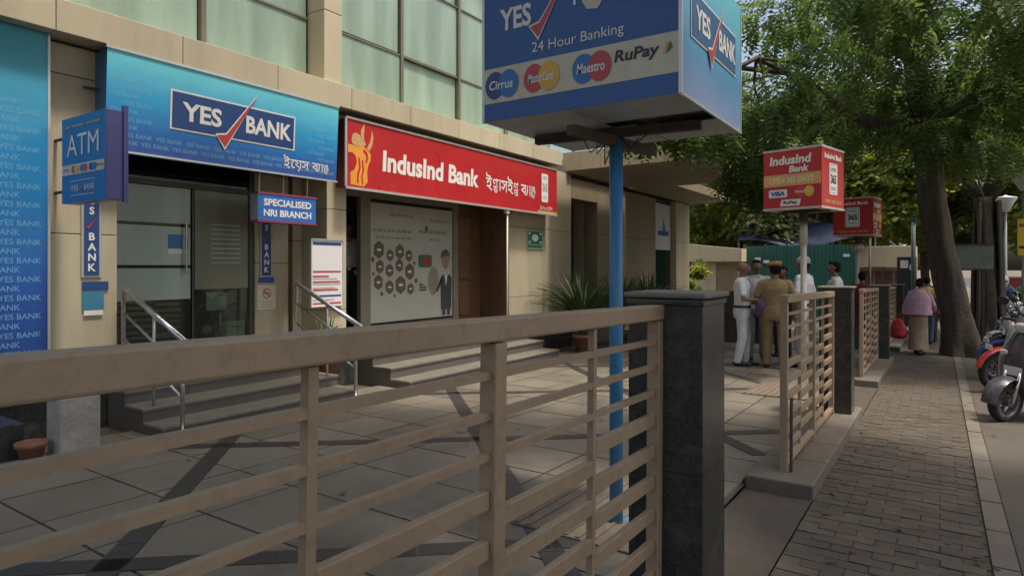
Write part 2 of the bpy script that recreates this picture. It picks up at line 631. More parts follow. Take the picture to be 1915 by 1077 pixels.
# plaza in front of the bank: pale slabs with dark slabs laid on the diagonal
PX0, PX1 = -5.42, -1.15
plaza = struct(sheet('plaza', -6.6, PX1 + 0.01, [-12, 0, 20, 40], 0.02, mortar))
tm_ = MB().box(-0.297, 0.297, -0.297, 0.297, -0.03, 0.0).mesh('slab')
tm_.materials.append(tile_m)
ny = 0
y = -0.6
while y < 21:
    for i in range(9):
        x = -1.15 - 0.305 - i * 0.61
        if x < -6.3: continue
        o = bpy.data.objects.new('slab', tm_); col.objects.link(o); o.parent = plaza
        o.location = (x, y, G(y) + 0.05 + rng.uniform(-.0015, .0015)); o.rotation_euler = (-SLOPE, 0, 0)
    y += 0.61
def inlay(p0, p1, w):
    """a run of dark slabs let into the plaza, cut to its edges"""
    p0, p1 = Vector((*p0, 0)), Vector((*p1, 0))
    L = (p1 - p0).length
    d = (p1 - p0) / L
    a = Vector((d.y, -d.x, 0)) * (w / 2)
    n = max(1, int(L / 0.62))
    for k in range(n):
        q0, q1 = p0 + d * (L * k / n + .003), p0 + d * (L * (k + 1) / n - .003)
        c = (q0 + q1) / 2
        pts = [q0 - a, q0 + a, q1 + a, q1 - a]
        top = [(p.x - c.x, p.y - c.y, G(p.y) + 0.0545 - G(c.y)) for p in pts]
        bot = [(x_, y_, z_ - 0.03) for x_, y_, z_ in top]
        m = MB().add(top + bot, [(0, 1, 2, 3), (7, 6, 5, 4), (0, 4, 5, 1), (1, 5, 6, 2), (2, 6, 7, 3), (3, 7, 4, 0)])
        m.build('inlaid_slab', band_m, plaza, loc=(c.x, c.y, G(c.y) + 0.0))
for k in range(7):
    yb = -0.6 + k * 3.0
    inlay((PX1 - 0.05, yb), (PX0 + 0.1, yb + 4.1), 0.14)
    inlay((PX0 + 0.1, yb + 0.3), (PX1 - 0.05, yb + 4.0), 0.14)
# ribbed ramp plates at the gateways
for yb in (3.05, 8.2):
    m = MB()
    m.box(-0.42, 0.42, -0.55, 0.55, -0.02, 0.0)
    for k in range(11):
        m.box(-0.40 + k * 0.078, -0.375 + k * 0.078, -0.54, 0.54, 0.0, 0.008)
    o = m.build('ribbed_ramp', mat('ramp_plate', (0.15, 0.115, 0.08), 0.7, 0.2, 8, 0.1, 60), plaza, loc=(-1.62, yb + 0.55, G(yb + 0.55) + 0.063))
    o.rotation_euler = (-SLOPE, 0, 0)

# raised kerb on which the railings stand, open at the gateways
kerb = struct(sheet('kerb', -1.14, -0.705, [-12, 0, 20, 40], 0.0, mortar))
for (y0, y1) in ((-1.2, 2.9), (4.65, 7.9), (10.1, 13.65), (15.65, 19.1), (21.2, 24.6)):
    n = max(1, round((y1 - y0) / 0.6))
    for k in range(n):
        a, b = y0 + (y1 - y0) * k / n + .004, y0 + (y1 - y0) * (k + 1) / n - .004
        c = (a + b) / 2
        o = MB().box(-1.138, -0.70, a - c, b - c, -0.12, 0.095).build('kerb_stone', kerb_m, kerb, bevel=0.012, loc=(0, c, G(c)))
        o.rotation_euler = (-SLOPE, 0, 0)

# ---------------------------------------------------------------- bank building
WALL, LEDGE, FLOOR = -6.5, -6.25, 0.45
bank = thing('bank_building', 'beige stone-clad bank building with green glass upper floor and dark entrances', 'building', (-6.5, 6.0, -0.2))
def bp(m, name, material, bevel=0.0, smooth=False, parent=None):
    """part of the bank, given in world metres"""
    o = m.build(name, material, parent or bank, smooth, bevel)
    if parent is None:
        o.location = (6.5, -6.0, 0.2)
    return o
B = lambda *a: MB().box(*a)
interior = mat('interior_wall', (0.21, 0.18, 0.13), 0.8, 0.1, 2)
floor_m = mat('interior_floor', (0.16, 0.15, 0.13), 0.3, 0.15, 5)
ceil_m = mat('ceiling_board', (0.34, 0.31, 0.25), 0.8, 0.08, 2)
brown_w = mat('brown_laminate', (0.105, 0.055, 0.03), 0.4, 0.25, 4, streak=True)
frame_m = mat('bronze_frame', (0.07, 0.075, 0.062), 0.4, 0.15, 8, metal=0.3)
clear_g = glass_mat('clear_glass', (0.72, 0.80, 0.74), 0.12, 0.03, (0.20, 0.21, 0.16))
hazed_g = glass_mat('hazed_glass', (0.6, 0.7, 0.62), 0.72, 0.05, (0.29, 0.30, 0.215), 0.15)
frost_g = glass_mat('frosted_glass', (0.7, 0.8, 0.75), 0.94, 0.2, (0.46, 0.57, 0.50), 0.14)
dark_g = glass_mat('dark_glass', (0.35, 0.45, 0.42), 0.12, 0.03, (0.02, 0.05, 0.045), 0.3)
curtain_g = glass_mat('green_glass', (0.5, 0.65, 0.55), 0.74, 0.04, (0.38, 0.51, 0.405), 0.2)

# shell
bp(B(-10.2, -9.9, -2, 12, -0.6, 7.4), 'back_wall', interior)
bp(B(-9.9, -6.46, -2, 9.74, 0.40, FLOOR), 'floor_slab', floor_m)
bp(B(-9.9, -6.47, -2, 12.0, -0.6, 0.398), 'plinth', granite)
bp(B(-9.9, -6.62, -2, 11.2, 3.46, 3.72), 'ceiling', ceil_m)
bp(B(-9.9, -6.6, -2.2, -2.0, -0.6, 7.4), 'end_wall', stone_b)
bp(B(-9.9, -7.4, 5.55, 5.75, 0.452, 3.458), 'party_wall', interior)
bp(B(-9.9, -7.06, 2.45, 2.65, 0.452, 3.458), 'party_wall', interior)
bp(B(-9.9, -9.2, 6.0, 9.6, 0.452, 3.458), 'rear_partition', interior)

def clad(name, x0, x1, y0, y1, zs, material=stone, gap=0.004, core=True):
    """a column clad in stone panels with recessed joints"""
    c = bp(B(x0 + .02, x1 - .012, y0 + .012, y1 - .012, zs[0], zs[-1]), name, dark_trim)
    for a, b in zip(zs[:-1], zs[1:]):
        MB().box(x0, x1, y0, y1, a + gap, b - gap).build('stone_panel', material, c, bevel=0.004)
    return c
clad('column', -7.05, -6.5, 2.40, 3.0, (-0.3, 0.62, 1.75, 3.17, 3.44))
clad('column', -7.3, -6.5, 5.51, 5.83, (-0.3, 0.9, 2.2, 3.44))
clad('column', -7.6, -6.55, 0.2, 0.9, (-0.3, 0.9, 2.2, 3.44))
clad('pilaster', -7.25, -6.95, 4.79, 5.27, (0.452, 1.5, 2.6, 3.44), stone_b)
clad('side_wall', -7.3, -6.98, 5.36, 5.505, (0.452, 1.8, 3.44), stone_b)
# wall east of the red sign, doorway and low wing under the canopy
def wallrun(y0, y1, zs, n, x=-6.55):
    for k in range(n):
        a, b = y0 + (y1 - y0) * k / n, y0 + (y1 - y0) * (k + 1) / n
        clad('wall_bay', x - 0.35, x, a + .003, b - .003, zs, stone_shaded if y0 > 11 else stone_b)
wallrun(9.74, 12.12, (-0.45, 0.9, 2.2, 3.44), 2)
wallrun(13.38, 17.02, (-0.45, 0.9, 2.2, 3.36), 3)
bp(B(-6.9, -6.55, 12.125, 13.375, 2.93, 3.36), 'lintel', stone_shaded)
dw = bp(B(-7.25, -7.2, 12.125, 13.375, -0.3, 2.93), 'doorway', mat('dark_door', (0.022, 0.019, 0.016), 0.5, 0.2, 4))
for a, b in ((12.14, 12.74), (12.76, 13.36)):
    leaf = MB().box(-7.198, -7.16, a, b, -0.28, 2.91).build('door_leaf', mat('dark_door'.replace('dark_door', 'door_leaf'), (0.03, 0.026, 0.022), 0.4, 0.2, 4), dw)
MB().tube([(-7.12, 12.70, 0.7), (-7.12, 12.70, 1.1)], 0.012, 8).build('handle', steel, dw)
clad('end_pillar', -7.0, -6.42, 18.32, 19.5, (-0.5, 0.9, 2.2, 3.36), stone)
bp(B(-6.66, -6.60, 17.03, 18.31, -0.4, 3.36), 'wing_window', frame_m)
bp(B(-6.598, -6.585, 17.08, 18.26, -0.1, 3.3), 'glass_pane', dark_g)
bp(B(-9.9, -7.01, 19.2, 19.5, -0.5, 3.36), 'return_wall', stone_b)
bp(B(-9.9, -6.45, 11.9, 19.6, 3.46, 3.72), 'wing_roof', stone_b)
bp(B(-6.448, -5.25, 14.955, 19.6, 3.40, 3.62), 'eave', stone_shaded, bevel=0.006)
bp(B(-9.9, -7.27, 12.0, 19.19, -0.5, 3.455), 'wing_core', interior)
bp(B(-7.262, -6.905, 11.98, 12.12, -0.5, 3.36), 'door_jamb', stone_b)
bp(B(-7.262, -6.905, 13.38, 13.5, -0.5, 3.36), 'door_jamb', stone_b)

# canopy over the side entrance: slab, fascia boards and soffit panels
cy0, cy1, cx1 = 11.2, 14.95, -3.78
can = bp(B(-6.24, cx1 + .03, cy0 + .03, cy1 - .03, 3.40, 3.68), 'canopy', mat('canopy_core', (0.2, 0.17, 0.12), 0.7))
for k in range(3):
    x0, x1 = -6.245 + k * 0.82, -6.245 + (k + 1) * 0.82
    MB().box(x0 + .003, x1 - .003, cy0, cy0 + .028, 3.36, 3.72).build('fascia_board', stone, can, bevel=0.003)
for k in range(5):
    y0, y1 = cy0 + .03 + k * .744, cy0 + .03 + (k + 1) * .744
    MB().box(cx1, cx1 + .028, y0 + .003, y1 - .003, 3.36, 3.72).build('fascia_board', stone_shaded, can, bevel=0.003)  # shade painted in: side boards and soffit use the darkened stone
for i in range(3):
    for k in range(5):
        MB().box(-6.24 + i * .81 + .004, -6.24 + (i + 1) * .81 - .004, cy0 + .04 + k * .73 + .004, cy0 + .04 + (k + 1) * .73 - .004, 3.385, 3.398).build('soffit_panel', stone_shaded, can)

# ledge above the signs
led = bp(B(-6.62, -6.29, -2, 11.2, 3.47, 3.735), 'ledge', dark_trim)
for k in range(12):
    y0, y1 = -2.0 + k * 1.1, min(11.2, -2.0 + (k + 1) * 1.1)
    MB().box(-6.6, LEDGE, y0 + .003, y1 - .003, 3.462, 3.745).build('ledge_panel', stone, led, bevel=0.005)

# upper floor: pilaster and glass
MULL = [-2.0, -0.2, 1.6, 3.9, 5.30, 5.58, 6.95, 8.30, 9.65, 11.2]
ZR = [3.75, 4.55, 5.7, 6.9]
upper = bp(B(-6.9, -6.66, -2, 11.2, 3.74, 7.3), 'upper_wall', mat('upper_back', (0.12, 0.13, 0.11), 0.8))
for y in MULL:
    if y in (5.30, 5.58): continue
    MB().box(-6.655, -6.555, y - .028, y + .028, 3.75, 6.95).build('mullion', mat('mullion_paint', (0.16, 0.145, 0.11), 0.5, 0.1, 5), upper)
for (a, b) in zip(MULL[:-1], MULL[1:]):
    if a == 5.30: continue
    for (c, d) in zip(ZR[:-1], ZR[1:]):
        o = MB().box(-6.62, -6.60, a + .03, b - .03, c + .012, d - .012).build('glass_pane', curtain_g, upper)
        o.rotation_euler = (0, rng.uniform(-.004, .004), rng.uniform(-.004, .004))
    for d in ZR[1:3]:
        MB().box(-6.64, -6.575, a + .03, b - .03, d - .012, d + .012).build('transom', MATS['mullion_paint'], upper)
for z0, z1 in ((3.752, 4.62), (4.63, 5.9), (5.91, 7.2)):
    MB().box(-6.62, -6.30, 5.30, 5.58, z0, z1).build('pilaster_panel', stone, upper, bevel=0.004)
MB().box(-6.62, -6.25, -2, 11.2, 7.0, 7.5).build('parapet', stone, upper, bevel=0.004)

# glazed entrance under the blue sign
ent = bp(B(-7.04, -6.98, 3.0, 3.05, FLOOR + .002, 3.44), 'entrance_frame', frame_m)
for a in ((-7.04, -6.98, 4.73, 4.785, FLOOR + .002, 3.44), (-7.04, -6.98, 3.05, 4.73, 2.33, 2.38), (-7.02, -6.99, 4.02, 4.04, FLOOR + .002, 2.33), (-7.04, -6.98, 3.05, 4.73, 3.38, 3.44)):
    B(*a).build('frame_bar', frame_m, ent)
B(-7.012, -7.0, 3.05, 4.73, 2.385, 3.375).build('transom_glass', dark_g, ent)
dl = B(-7.012, -7.0, 3.055, 4.005, FLOOR + .01, 2.325).build('door_glass', clear_g, ent)
for z0, z1 in ((1.10, 1.44), (1.475, 1.895), (1.93, 2.32)):
    B(-6.998, -6.996, 3.06, 4.0, z0, z1).build('frosted_film', frost_g, dl)
MB().tube([(-6.95, 3.93, 1.38), (-6.95, 3.93, 1.95)], 0.014, 8).tube([(-6.95, 3.93, 1.42), (-7.0, 3.93, 1.42)], 0.008, 6).tube([(-6.95, 3.93, 1.91), (-7.0, 3.93, 1.91)], 0.008, 6).build('door_handle', steel, dl)
B(-7.012, -7.0, 4.055, 4.728, 1.20, 2.325).build('fixed_glass', hazed_g, ent)
B(-7.012, -7.0, 4.055, 4.728, FLOOR + .01, 1.195).build('lower_glass', clear_g, ent)
for k in range(9):
    B(-6.998, -6.9965, 4.25, 4.62, 1.5 + k * .055, 1.51 + k * .055).build('film_line', frost_g, ent)

# glazed cash-machine lobby under the red sign
lob = bp(B(-7.24, -7.16, 6.70, 6.90, FLOOR + .002, 3.44), 'lobby_frame', mat('lobby_frame', (0.20, 0.18, 0.13), 0.5, 0.1, 4))
lf = MATS['lobby_frame']
for a in ((-7.24, -7.16, 8.89, 9.03, FLOOR + .002, 3.44), (-7.24, -7.16, 6.90, 8.89, 2.50, 2.58), (-7.24, -7.16, 5.835, 6.70, 2.50, 2.58), (-7.24, -7.16, 6.90, 8.89, FLOOR + .002, 0.56)):
    B(*a).build('frame_bar', lf, lob)
B(-7.206, -7.194, 6.90, 8.89, 0.565, 2.495).build('lobby_glass', clear_g, lob)
B(-7.206, -7.194, 5.84, 8.89, 2.585, 3.43).build('lobby_transom', dark_g, lob)
B(-7.235, -7.18, 9.03, 9.74, FLOOR + .002, 3.43).build('brown_door', brown_w, lob)
B(-7.178, -7.165, 9.06, 9.38, 1.25, 2.35).build('door_panel', mat('brown_panel', (0.14, 0.075, 0.04), 0.4, 0.2, 4, streak=True), lob, bevel=0.004)
B(-7.178, -7.165, 9.06, 9.38, 0.6, 1.2).build('door_panel', MATS['brown_panel'], lob, bevel=0.004)
B(-7.17, -6.56, 9.715, 9.737, FLOOR + .002, 3.43).build('brown_lining', brown_w, lob)

# steps up to both entrances
step_m = mat('step_stone', (0.17, 0.155, 0.125), 0.4, 0.15, 5, 0.05, 60)
for (y0, y1) in ((2.9, 5.08), (5.95, 9.72)):
    zb = G((y0 + y1) / 2) + 0.05
    for k in range(3):
        z1 = FLOOR - (FLOOR - zb) * (k + 1) / 4.0
        x0 = -6.455 + 0.32 * k
        riser = bp(B(x0, x0 + 0.32, y0, y1, -0.5, z1 - 0.03), 'step', mat('riser_stone', (0.11, 0.10, 0.085), 0.5, 0.15, 5))
        B(x0 - .0, x0 + 0.335, y0 - .01, y1 + .01, z1 - 0.03, z1).build('tread', step_m, riser, bevel=0.006)
# planters and plain stone block at the foot of the wall
bp(B(-6.455, -5.75, -1.5, 2.0, -0.5, 0.28), 'planter_wall', granite, bevel=0.01)
# ---------------------------------------------------------------- railings and pillars
FX, FTOP = -0.93, 1.351
def railing(y0, posts, label, cat_group, first_open=False, bolt=False):
    """posts: distances along the street from y0"""
    t = thing('railing', label, 'railing', (FX, y0, G(y0)), 0, cat_group)
    t.rotation_euler = (-SLOPE, 0, 0)
    L = posts[-1]
    MB().box(-.03, .03, 0, L, FTOP - .058, FTOP).build('top_rail', fence_paint, t, bevel=0.006)
    MB().box(-.022, .022, 0.05, L - .05, 0.125, 0.165).build('bottom_rail', fence_paint, t, bevel=0.004)
    for i, p in enumerate(posts):
        a, b = (p, p + .05) if i == 0 else ((p - .05, p) if i == len(posts) - 1 else (p - .025, p + .025))
        MB().box(-.025, .025, a, b, 0.085, FTOP - .062).build('post', fence_paint, t, bevel=0.004)
    rr = random.Random(int(y0 * 100))
    for i, (p, q) in enumerate(zip(posts[:-1], posts[1:])):
        a, b = p + (.05 if i == 0 else .025), q - (.05 if i == len(posts) - 2 else .025)
        m = (a + b) / 2
        MB().box(-.011, .011, m - .011, m + .011, 0.165, FTOP - .062).build('upright', fence_paint, t)
        for dz in (.142, .241, .340):
            for (c, d) in ((a, m - .011), (m + .011, b)):
                MB().box(-.010, .010, c, d, FTOP - dz - .010, FTOP - dz + .010).build('rail', fence_paint, t)
        for side, (c, d) in enumerate(((a, m - .011), (m + .011, b))):
            z = FTOP - .445 - (.06 if side == 0 else 0)
            while z > 0.21:
                o = MB().box(-.012, .012, c + .001, d - .001, -.024, .024).build('slat', fence_paint, t, bevel=0.003, loc=(0, 0, z + rr.uniform(-.003, .003)))
                z -= 0.12
    if bolt:
        MB().tube([(0.05, 0.02, 0.02), (0.05, 0.02, 0.62)], .011, 8).tube([(0.05, 0.02, 0.60), (0.05, 0.10, 0.60)], .011, 8).build('drop_bolt', rust, t)
    return t
railing(-0.97, (0, 1.13, 2.26, 3.385), 'long beige tubular railing butting against the pillar beside the blue pole', 'beige railings along the kerb')
railing(4.88, (0, 1.24, 2.46), 'beige railing panel with drop bolt standing free at the gateway beside the policemen', 'beige railings along the kerb', bolt=True)
railing(10.35, (0, 1.35, 2.75), 'beige railing panel between the two red box signs', 'beige railings along the kerb')
railing(15.95, (0, 1.35, 2.65), 'beige railing panel beside the woman in the pink shawl', 'beige railings along the kerb')

def pillar(y, label, h=1.40):
    t = thing('granite_pillar', label, 'pillar', (-0.90, y + .155, G(y)), 0, 'granite pillars between the railings')
    sh = MB().box(-.144, .144, -.144, .144, 0.05, h - .052).build('shaft', dark_trim, t)
    for z0, z1 in ((.052, .70), (.703, h - .051)):
        for x0, x1, y0, y1 in ((-.15, .15, -.15, -.1445), (-.15, .15, .1445, .15), (.1445, .15, -.1435, .1435), (-.15, -.1445, -.1435, .1435)):
            MB().box(x0, x1, y0, y1, z0, z1).build('granite_slab', granite, sh, bevel=0.0015)
    MB().box(-.158, .158, -.158, .158, h - .05, h - .026).build('cap_moulding', granite, t, bevel=0.006)
    MB().box(-.168, .168, -.168, .168, h - .022, h).build('cap', granite_cap, t, bevel=0.008)
pillar(2.425, 'dark granite pillar with pale cap behind the blue sign pole')
pillar(7.36, 'dark granite pillar with pale cap at the end of the drop-bolt railing')
pillar(13.12, 'dark granite pillar with pale cap past the second red box sign railing')
pillar(18.62, 'dark granite pillar with pale cap farthest down the footpath')

# ---------------------------------------------------------------- lettering helpers
def panel(name, parent, loc, rz, w, h, material, thick=0.004):
    """a flat printed sheet: its own x runs to the reader's right, z up, printed face at y = 0"""
    o = MB().box(-w / 2, w / 2, 0, thick, 0, h).build(name, material, parent, loc=loc)
    o.rotation_euler = (0, 0, rz)
    return o

def tick(parent, x, z, s, outline=True, y=-0.006):
    """tick mark: foot at x,z; s = full height"""
    def P_(e):
        return [(x + s * a, z + s * b) for a, b in ((-0.150 - e, 0.185 + e * .6), (0.0, -e * 1.6), (0.60 + e * .6, 1.0 + e * 1.5), (0.02 - e * .2, 0.215 + e))]
    if outline: flat(P_(0.03), white_p, parent, y, 'tick_outline')
    flat(P_(0.0), crimson_p, parent, y - .002, 'tick')

def glyphs(seq, material, parent, x, z, s, y=-0.004, name='lettering'):
    """seq of (character, step, dx, dz, scale); unshaped script set letter by letter"""
    m = MB()
    pen = 0.0
    for ch, adv, dx, dz, k in seq:
        if ch == 'ya':
            path = [(0.10, .62), (0.11, .35), (0.05, .08), (-.06, .03), (-.12, .16)]
            for (a0, b0), (a1, b1) in zip(path[:-1], path[1:]):
                d = Vector((a1 - a0, b1 - b0)).normalized() * .045
                m.add([(x + s * (pen + dx + a + ox), y, z + s * (b + oz)) for a, b, ox, oz in ((a0, b0, -d.y, d.x), (a0, b0, d.y, -d.x), (a1, b1, d.y, -d.x), (a1, b1, -d.y, d.x))], [(0, 1, 2, 3)])
            m.add([(x + s * (pen - .05), y, z + s * .57), (x + s * (pen + .30), y, z + s * .57), (x + s * (pen + .30), y, z + s * .63), (x + s * (pen - .05), y, z + s * .63)], [(0, 1, 2, 3)])
        elif ch == 'aa':
            for a0, a1, b0, b1 in ((-.04, .30, .565, .63), (.13, .215, 0, .60)):
                m.add([(x + s * (pen + a), y, z + s * b) for a, b in ((a0, b0), (a1, b0), (a1, b1), (a0, b1))], [(0, 1, 2, 3)])
        elif ch != ' ':
            co, fs = text_mesh(ch, 0.012)
            m.add([(x + s * (pen + dx + float(c[0]) * k), y, z + s * (dz + float(c[1]) * k)) for c in co], fs)
        pen += adv
    o = m.build(name, material, parent)
    o['kind'] = 'stuff'
    return o
BANK_BN = [('ব', .60, 0, 0, 1), ('ya', .22, 0, 0, 1), ('aa', .28, 0, 0, 1), ('ঙ', .0, 0, .16, .75), ('ক', .62, .02, -.16, .62)]
YES_BN = [('ই', .62, 0, 0, 1), ('ে', .37, 0, 0, 1), ('য়', .62, 0, 0, 1), ('স', .75, 0, 0, 1), (' ', .22, 0, 0, 1)] + BANK_BN
IND_BN = [('ই', .62, 0, 0, 1), ('ণ', .0, 0, .12, .8), ('ড', .55, .06, -.14, .6), ('aa', .28, 0, 0, 1), ('স', .68, 0, 0, 1), ('ই', .62, 0, 0, 1), ('ণ', .0, 0, .12, .8), ('ড', .58, .06, -.14, .6), (' ', .25, 0, 0, 1)] + BANK_BN

def logo(parent, x, z, w, h, frame=True, y=-0.004, navy=navy_p):
    """framed name board with the tick between the two words"""
    if frame:
        flat(rect(x - w / 2, x + w / 2, z - h / 2, z + h / 2), white_p, parent, y, 'logo_border')
        e = h * .045
        flat(rect(x - w / 2 + e, x + w / 2 - e, z - h / 2 + e, z + h / 2 - e), navy, parent, y - .002, 'logo_ground')
    text('YES', white_p, parent, x - w * .275, z, y - .004, w=w * .29, h=h * .48, bold=.03)
    text('BANK', white_p, parent, x + w * .265, z, y - .004, w=w * .40, h=h * .48, bold=.03)
    tick(parent, x - w * .10, z - h * .74, h * 1.58, y=y - .005)

pattern = faint_mat('pattern_ink', (0.26, 0.60, 0.82), 0.50)
def pattern_rows(parent, w, z0, z1, step, h, skip=None):
    co, fs = text_mesh('YES BANK', .01)
    mn, mx = co.min(0), co.max(0)
    k = h / (mx[1] - mn[1])
    unit = (mx[0] - mn[0]) * k + h * .7
    z, r_ = z0, 0
    while z < z1:
        m = MB()
        x = -w / 2 + .02 + (unit * .45 if r_ % 2 else 0)
        while x + unit < w / 2:
            if not (skip and skip[0] < x + unit and x < skip[1] and skip[2] < z + h and z - h < skip[3]):
                m.add([(x + float(c[0] - mn[0]) * k, -0.002, z + float(c[1]) * k) for c in co], fs)
            x += unit
        if m.v: m.build('pattern_lettering', pattern, parent)['kind'] = 'stuff'
        z += step
        r_ += 1

# ---------------------------------------------------------------- wall signs
FACE = R(90)      # signs on the facade face the street
grad_sign = gradient_mat('blue_fade_print', [(0.0, (0.045, 0.075, 0.29)), (0.28, (0.025, 0.15, 0.45)), (0.58, (0.03, 0.34, 0.62)), (1.0, (0.17, 0.66, 0.76))], 0.0, 0.93)
grad_tall = gradient_mat('blue_fade_film', [(0.0, (0.02, 0.04, 0.18)), (0.35, (0.02, 0.09, 0.36)), (0.7, (0.03, 0.27, 0.56)), (1.0, (0.08, 0.42, 0.52))], 0.0, 3.2)
grad_side = gradient_mat('blue_fade_side', [(0.0, (0.28, 0.33, 0.50)), (0.35, (0.12, 0.30, 0.52)), (1.0, (0.16, 0.58, 0.70))], 0.0, 0.73)
side_blue = mat('sign_side', (0.05, 0.13, 0.24), 0.4, 0.1, 4)

# big blue fascia sign
t = thing('fascia_sign', 'wide blue fading fascia sign with tick logo over the glass entrance', 'sign', (-6.30, 4.145, 2.53), FACE)
MB().box(-1.335, 1.335, 0.006, 0.22, 0.006, 0.904).build('sign_box', side_blue, t, bevel=0.004)
f = panel('printed_face', t, (0, 0, 0.0), 0, 2.68, 0.91, grad_sign, 0.005)
f.rotation_euler = (R(3.0), 0, 0)
MB().box(-1.35, 1.35, -0.058, -0.03, 0.905, 0.93).build('top_trim', alu, t)
MB().box(-1.35, 1.35, -0.012, 0.012, -0.018, 0.0).build('bottom_trim', alu, t)
pattern_rows(f, 2.68, 0.06, 0.66, 0.072, 0.042, (-0.80, 0.75, 0.24, 0.72))
logo(f, -0.03, 0.475, 1.46, 0.39)
glyphs(YES_BN, white_p, f, 0.56, 0.08, 0.155)
MB().tube([(-1.25, 0.10, 0.55), (-1.45, 0.16, 0.55)], 0.012, 6).build('stay_rod', rust, t)

# red fascia sign
t = thing('fascia_sign', 'long red fascia sign with orange bull emblem over the cash-machine lobby', 'sign', (-6.30, 8.355, 2.475), FACE)
MB().box(-2.70, 2.70, 0.006, 0.2, 0.006, 0.884).build('sign_box', mat('red_box', (0.2, 0.02, 0.02), 0.5), t, bevel=0.004)
f = panel('printed_face', t, (0, 0, 0), 0, 5.41, 0.89, red_p, 0.005)
for z0, z1 in ((-0.02, 0.012), (0.878, 0.905)):
    MB().box(-2.715, 2.715, -0.012, 0.012, z0, z1).build('edge_trim', alu, t)
MB().box(-2.73, -2.70, -0.012, 0.012, 0.012, 0.878).build('end_trim', alu, t)
def bz(px, pz):     # emblem drawn on a grid 220 wide, 430 high
    return (-2.68 + (px - 840) * 0.00205, 0.03 + (750 - pz) * 0.00192)
for pts, mm in (
    ([(870, 440), (880, 405), (905, 392), (935, 400), (960, 428), (978, 478), (900, 482), (872, 465)], gold_p),
    ([(980, 316), (952, 362), (946, 402), (960, 440), (978, 470), (992, 462), (976, 425), (972, 395), (978, 360)], gold_p),
    ([(1042, 348), (1056, 400), (1046, 460), (1018, 506), (1000, 496), (1004, 470), (1026, 440), (1036, 400)], gold_p),
    ([(840, 476), (985, 480), (1012, 496), (1034, 520), (1032, 560), (1012, 600), (1002, 640), (1006, 715), (975, 748), (862, 744), (860, 664), (895, 640), (914, 590), (905, 552), (880, 530), (840, 532)], orange_p),
    ([(966, 500), (978, 494), (1006, 520), (1008, 560), (992, 588), (984, 580), (994, 555), (988, 525), (974, 518)], red_p),
    ([(925, 560), (936, 556), (946, 620), (930, 670), (926, 728), (914, 730), (916, 668), (932, 620)], red_p),
    ([(955, 570), (966, 566), (974, 640), (962, 680), (966, 735), (955, 738), (950, 680), (962, 640)], red_p),
):
    flat([bz(a, b) for a, b in pts], mm, f, -0.004 if mm is not red_p else -0.006, 'bull_emblem')
text('IndusInd Bank', white_p, f, -0.975, 0.42, w=2.18, h=0.29, bold=.035, shear=.05)
glyphs(IND_BN, white_p, f, 0.33, 0.285, 0.30)
flat(rounded(2.12, 2.36, 0.22, 0.76, .03), pale_p, f, -.004, 'badge')
text('OPEN', grey_p, f, 2.24, 0.68, -.006, w=.15, h=.06)
text('365', grey_p, f, 2.24, 0.50, -.006, w=.19, h=.17, bold=.03)
text('DAYS', grey_p, f, 2.24, 0.31, -.006, w=.15, h=.06)
text('24 hrs ATM', pale_p, f, 2.28, 0.105, -.006, w=.46, h=.075)
flat(rect(1.98, 2.70, 0.012, 0.05), gold_p, f, -.004, 'gold_strip')

# tall blue printed film next to the first column
t = thing('printed_panel', 'tall blue glass panel printed with rows of lettering beside the first column', 'sign panel', (-6.40, 1.62, 0.32), FACE)
f = panel('printed_face', t, (0, 0, 0), 0, 1.54, 3.14, grad_tall, 0.012)
MB().box(0.770, 0.790, -0.012, 0.03, 0, 3.14).build('edge_trim', alu, t)
MB().box(-0.790, -0.770, -0.012, 0.03, 0, 3.14).build('edge_trim', alu, t)
MB().box(-0.79, 0.79, -0.012, 0.03, 3.141, 3.165).build('top_trim', dark_trim, t)
pattern_rows(f, 1.52, 0.15, 2.55, 0.078, 0.048)

# projecting cash-machine box sign on the column
t = thing('projecting_sign', 'blue box sign reading ATM projecting from the stone column', 'sign', (-5.80, 2.42, 1.985), R(0))
MB().box(-.39, .37, .006, .13, 0, .71).build('sign_box', mat('purple_side', (0.11, 0.105, 0.30), 0.4, 0.1, 4), t, bevel=0.005)
MB().box(.345, .385, .132, .165, -.015, .755).build('back_plate', MATS['purple_side'], t)
f = panel('printed_face', t, (-.01, 0, 0), 0, .49, .75, sky_p)
f.scale = (1.55, 1, .945)
for x0, x1 in ((-.2, -.14), (-.12, .02), (.04, .2)): flat(rect(x0, x1, .655, .675), sky_p if x0 < -.3 else grey_p, f, -.004, 'print_line')
text('ATM', white_p, f, 0, .50, -.004, w=.36, h=.185)
flat(rect(-.24, .24, .245, .335), cream_p, f, -.003, 'white_band')
text('VISA', navy_p, f, -.19, .29, -.005, w=.07, h=.03)
for k, (c1, c2) in enumerate(((crimson_p, yellow_p), (sky_p, crimson_p), (navy_p, sky_p))):
    flat(disc(-.10 + k * .10, .29, .025, .033), c1, f, -.005, 'roundel')
    flat(disc(-.065 + k * .10, .29, .025, .033), c2, f, -.006, 'roundel')
text('RuPay', black_p, f, .20, .29, -.005, w=.07, h=.03)
for z in (.185, .06):
    flat(rect(-.14, .14, z, z + .005), pale_p, f, -.004, 'rule')
text('YES', pale_p, f, -.09, .125, -.004, w=.09, h=.05)
text('BANK', pale_p, f, .08, .125, -.004, w=.12, h=.05)
tick(f, -.015, .095, .085, False)
MB().tube([(-.70, .07, .12), (-.385, .07, .12)], .014, 6).tube([(-.70, .07, .58), (-.385, .07, .58)], .014, 6).build('bracket', rust, t)

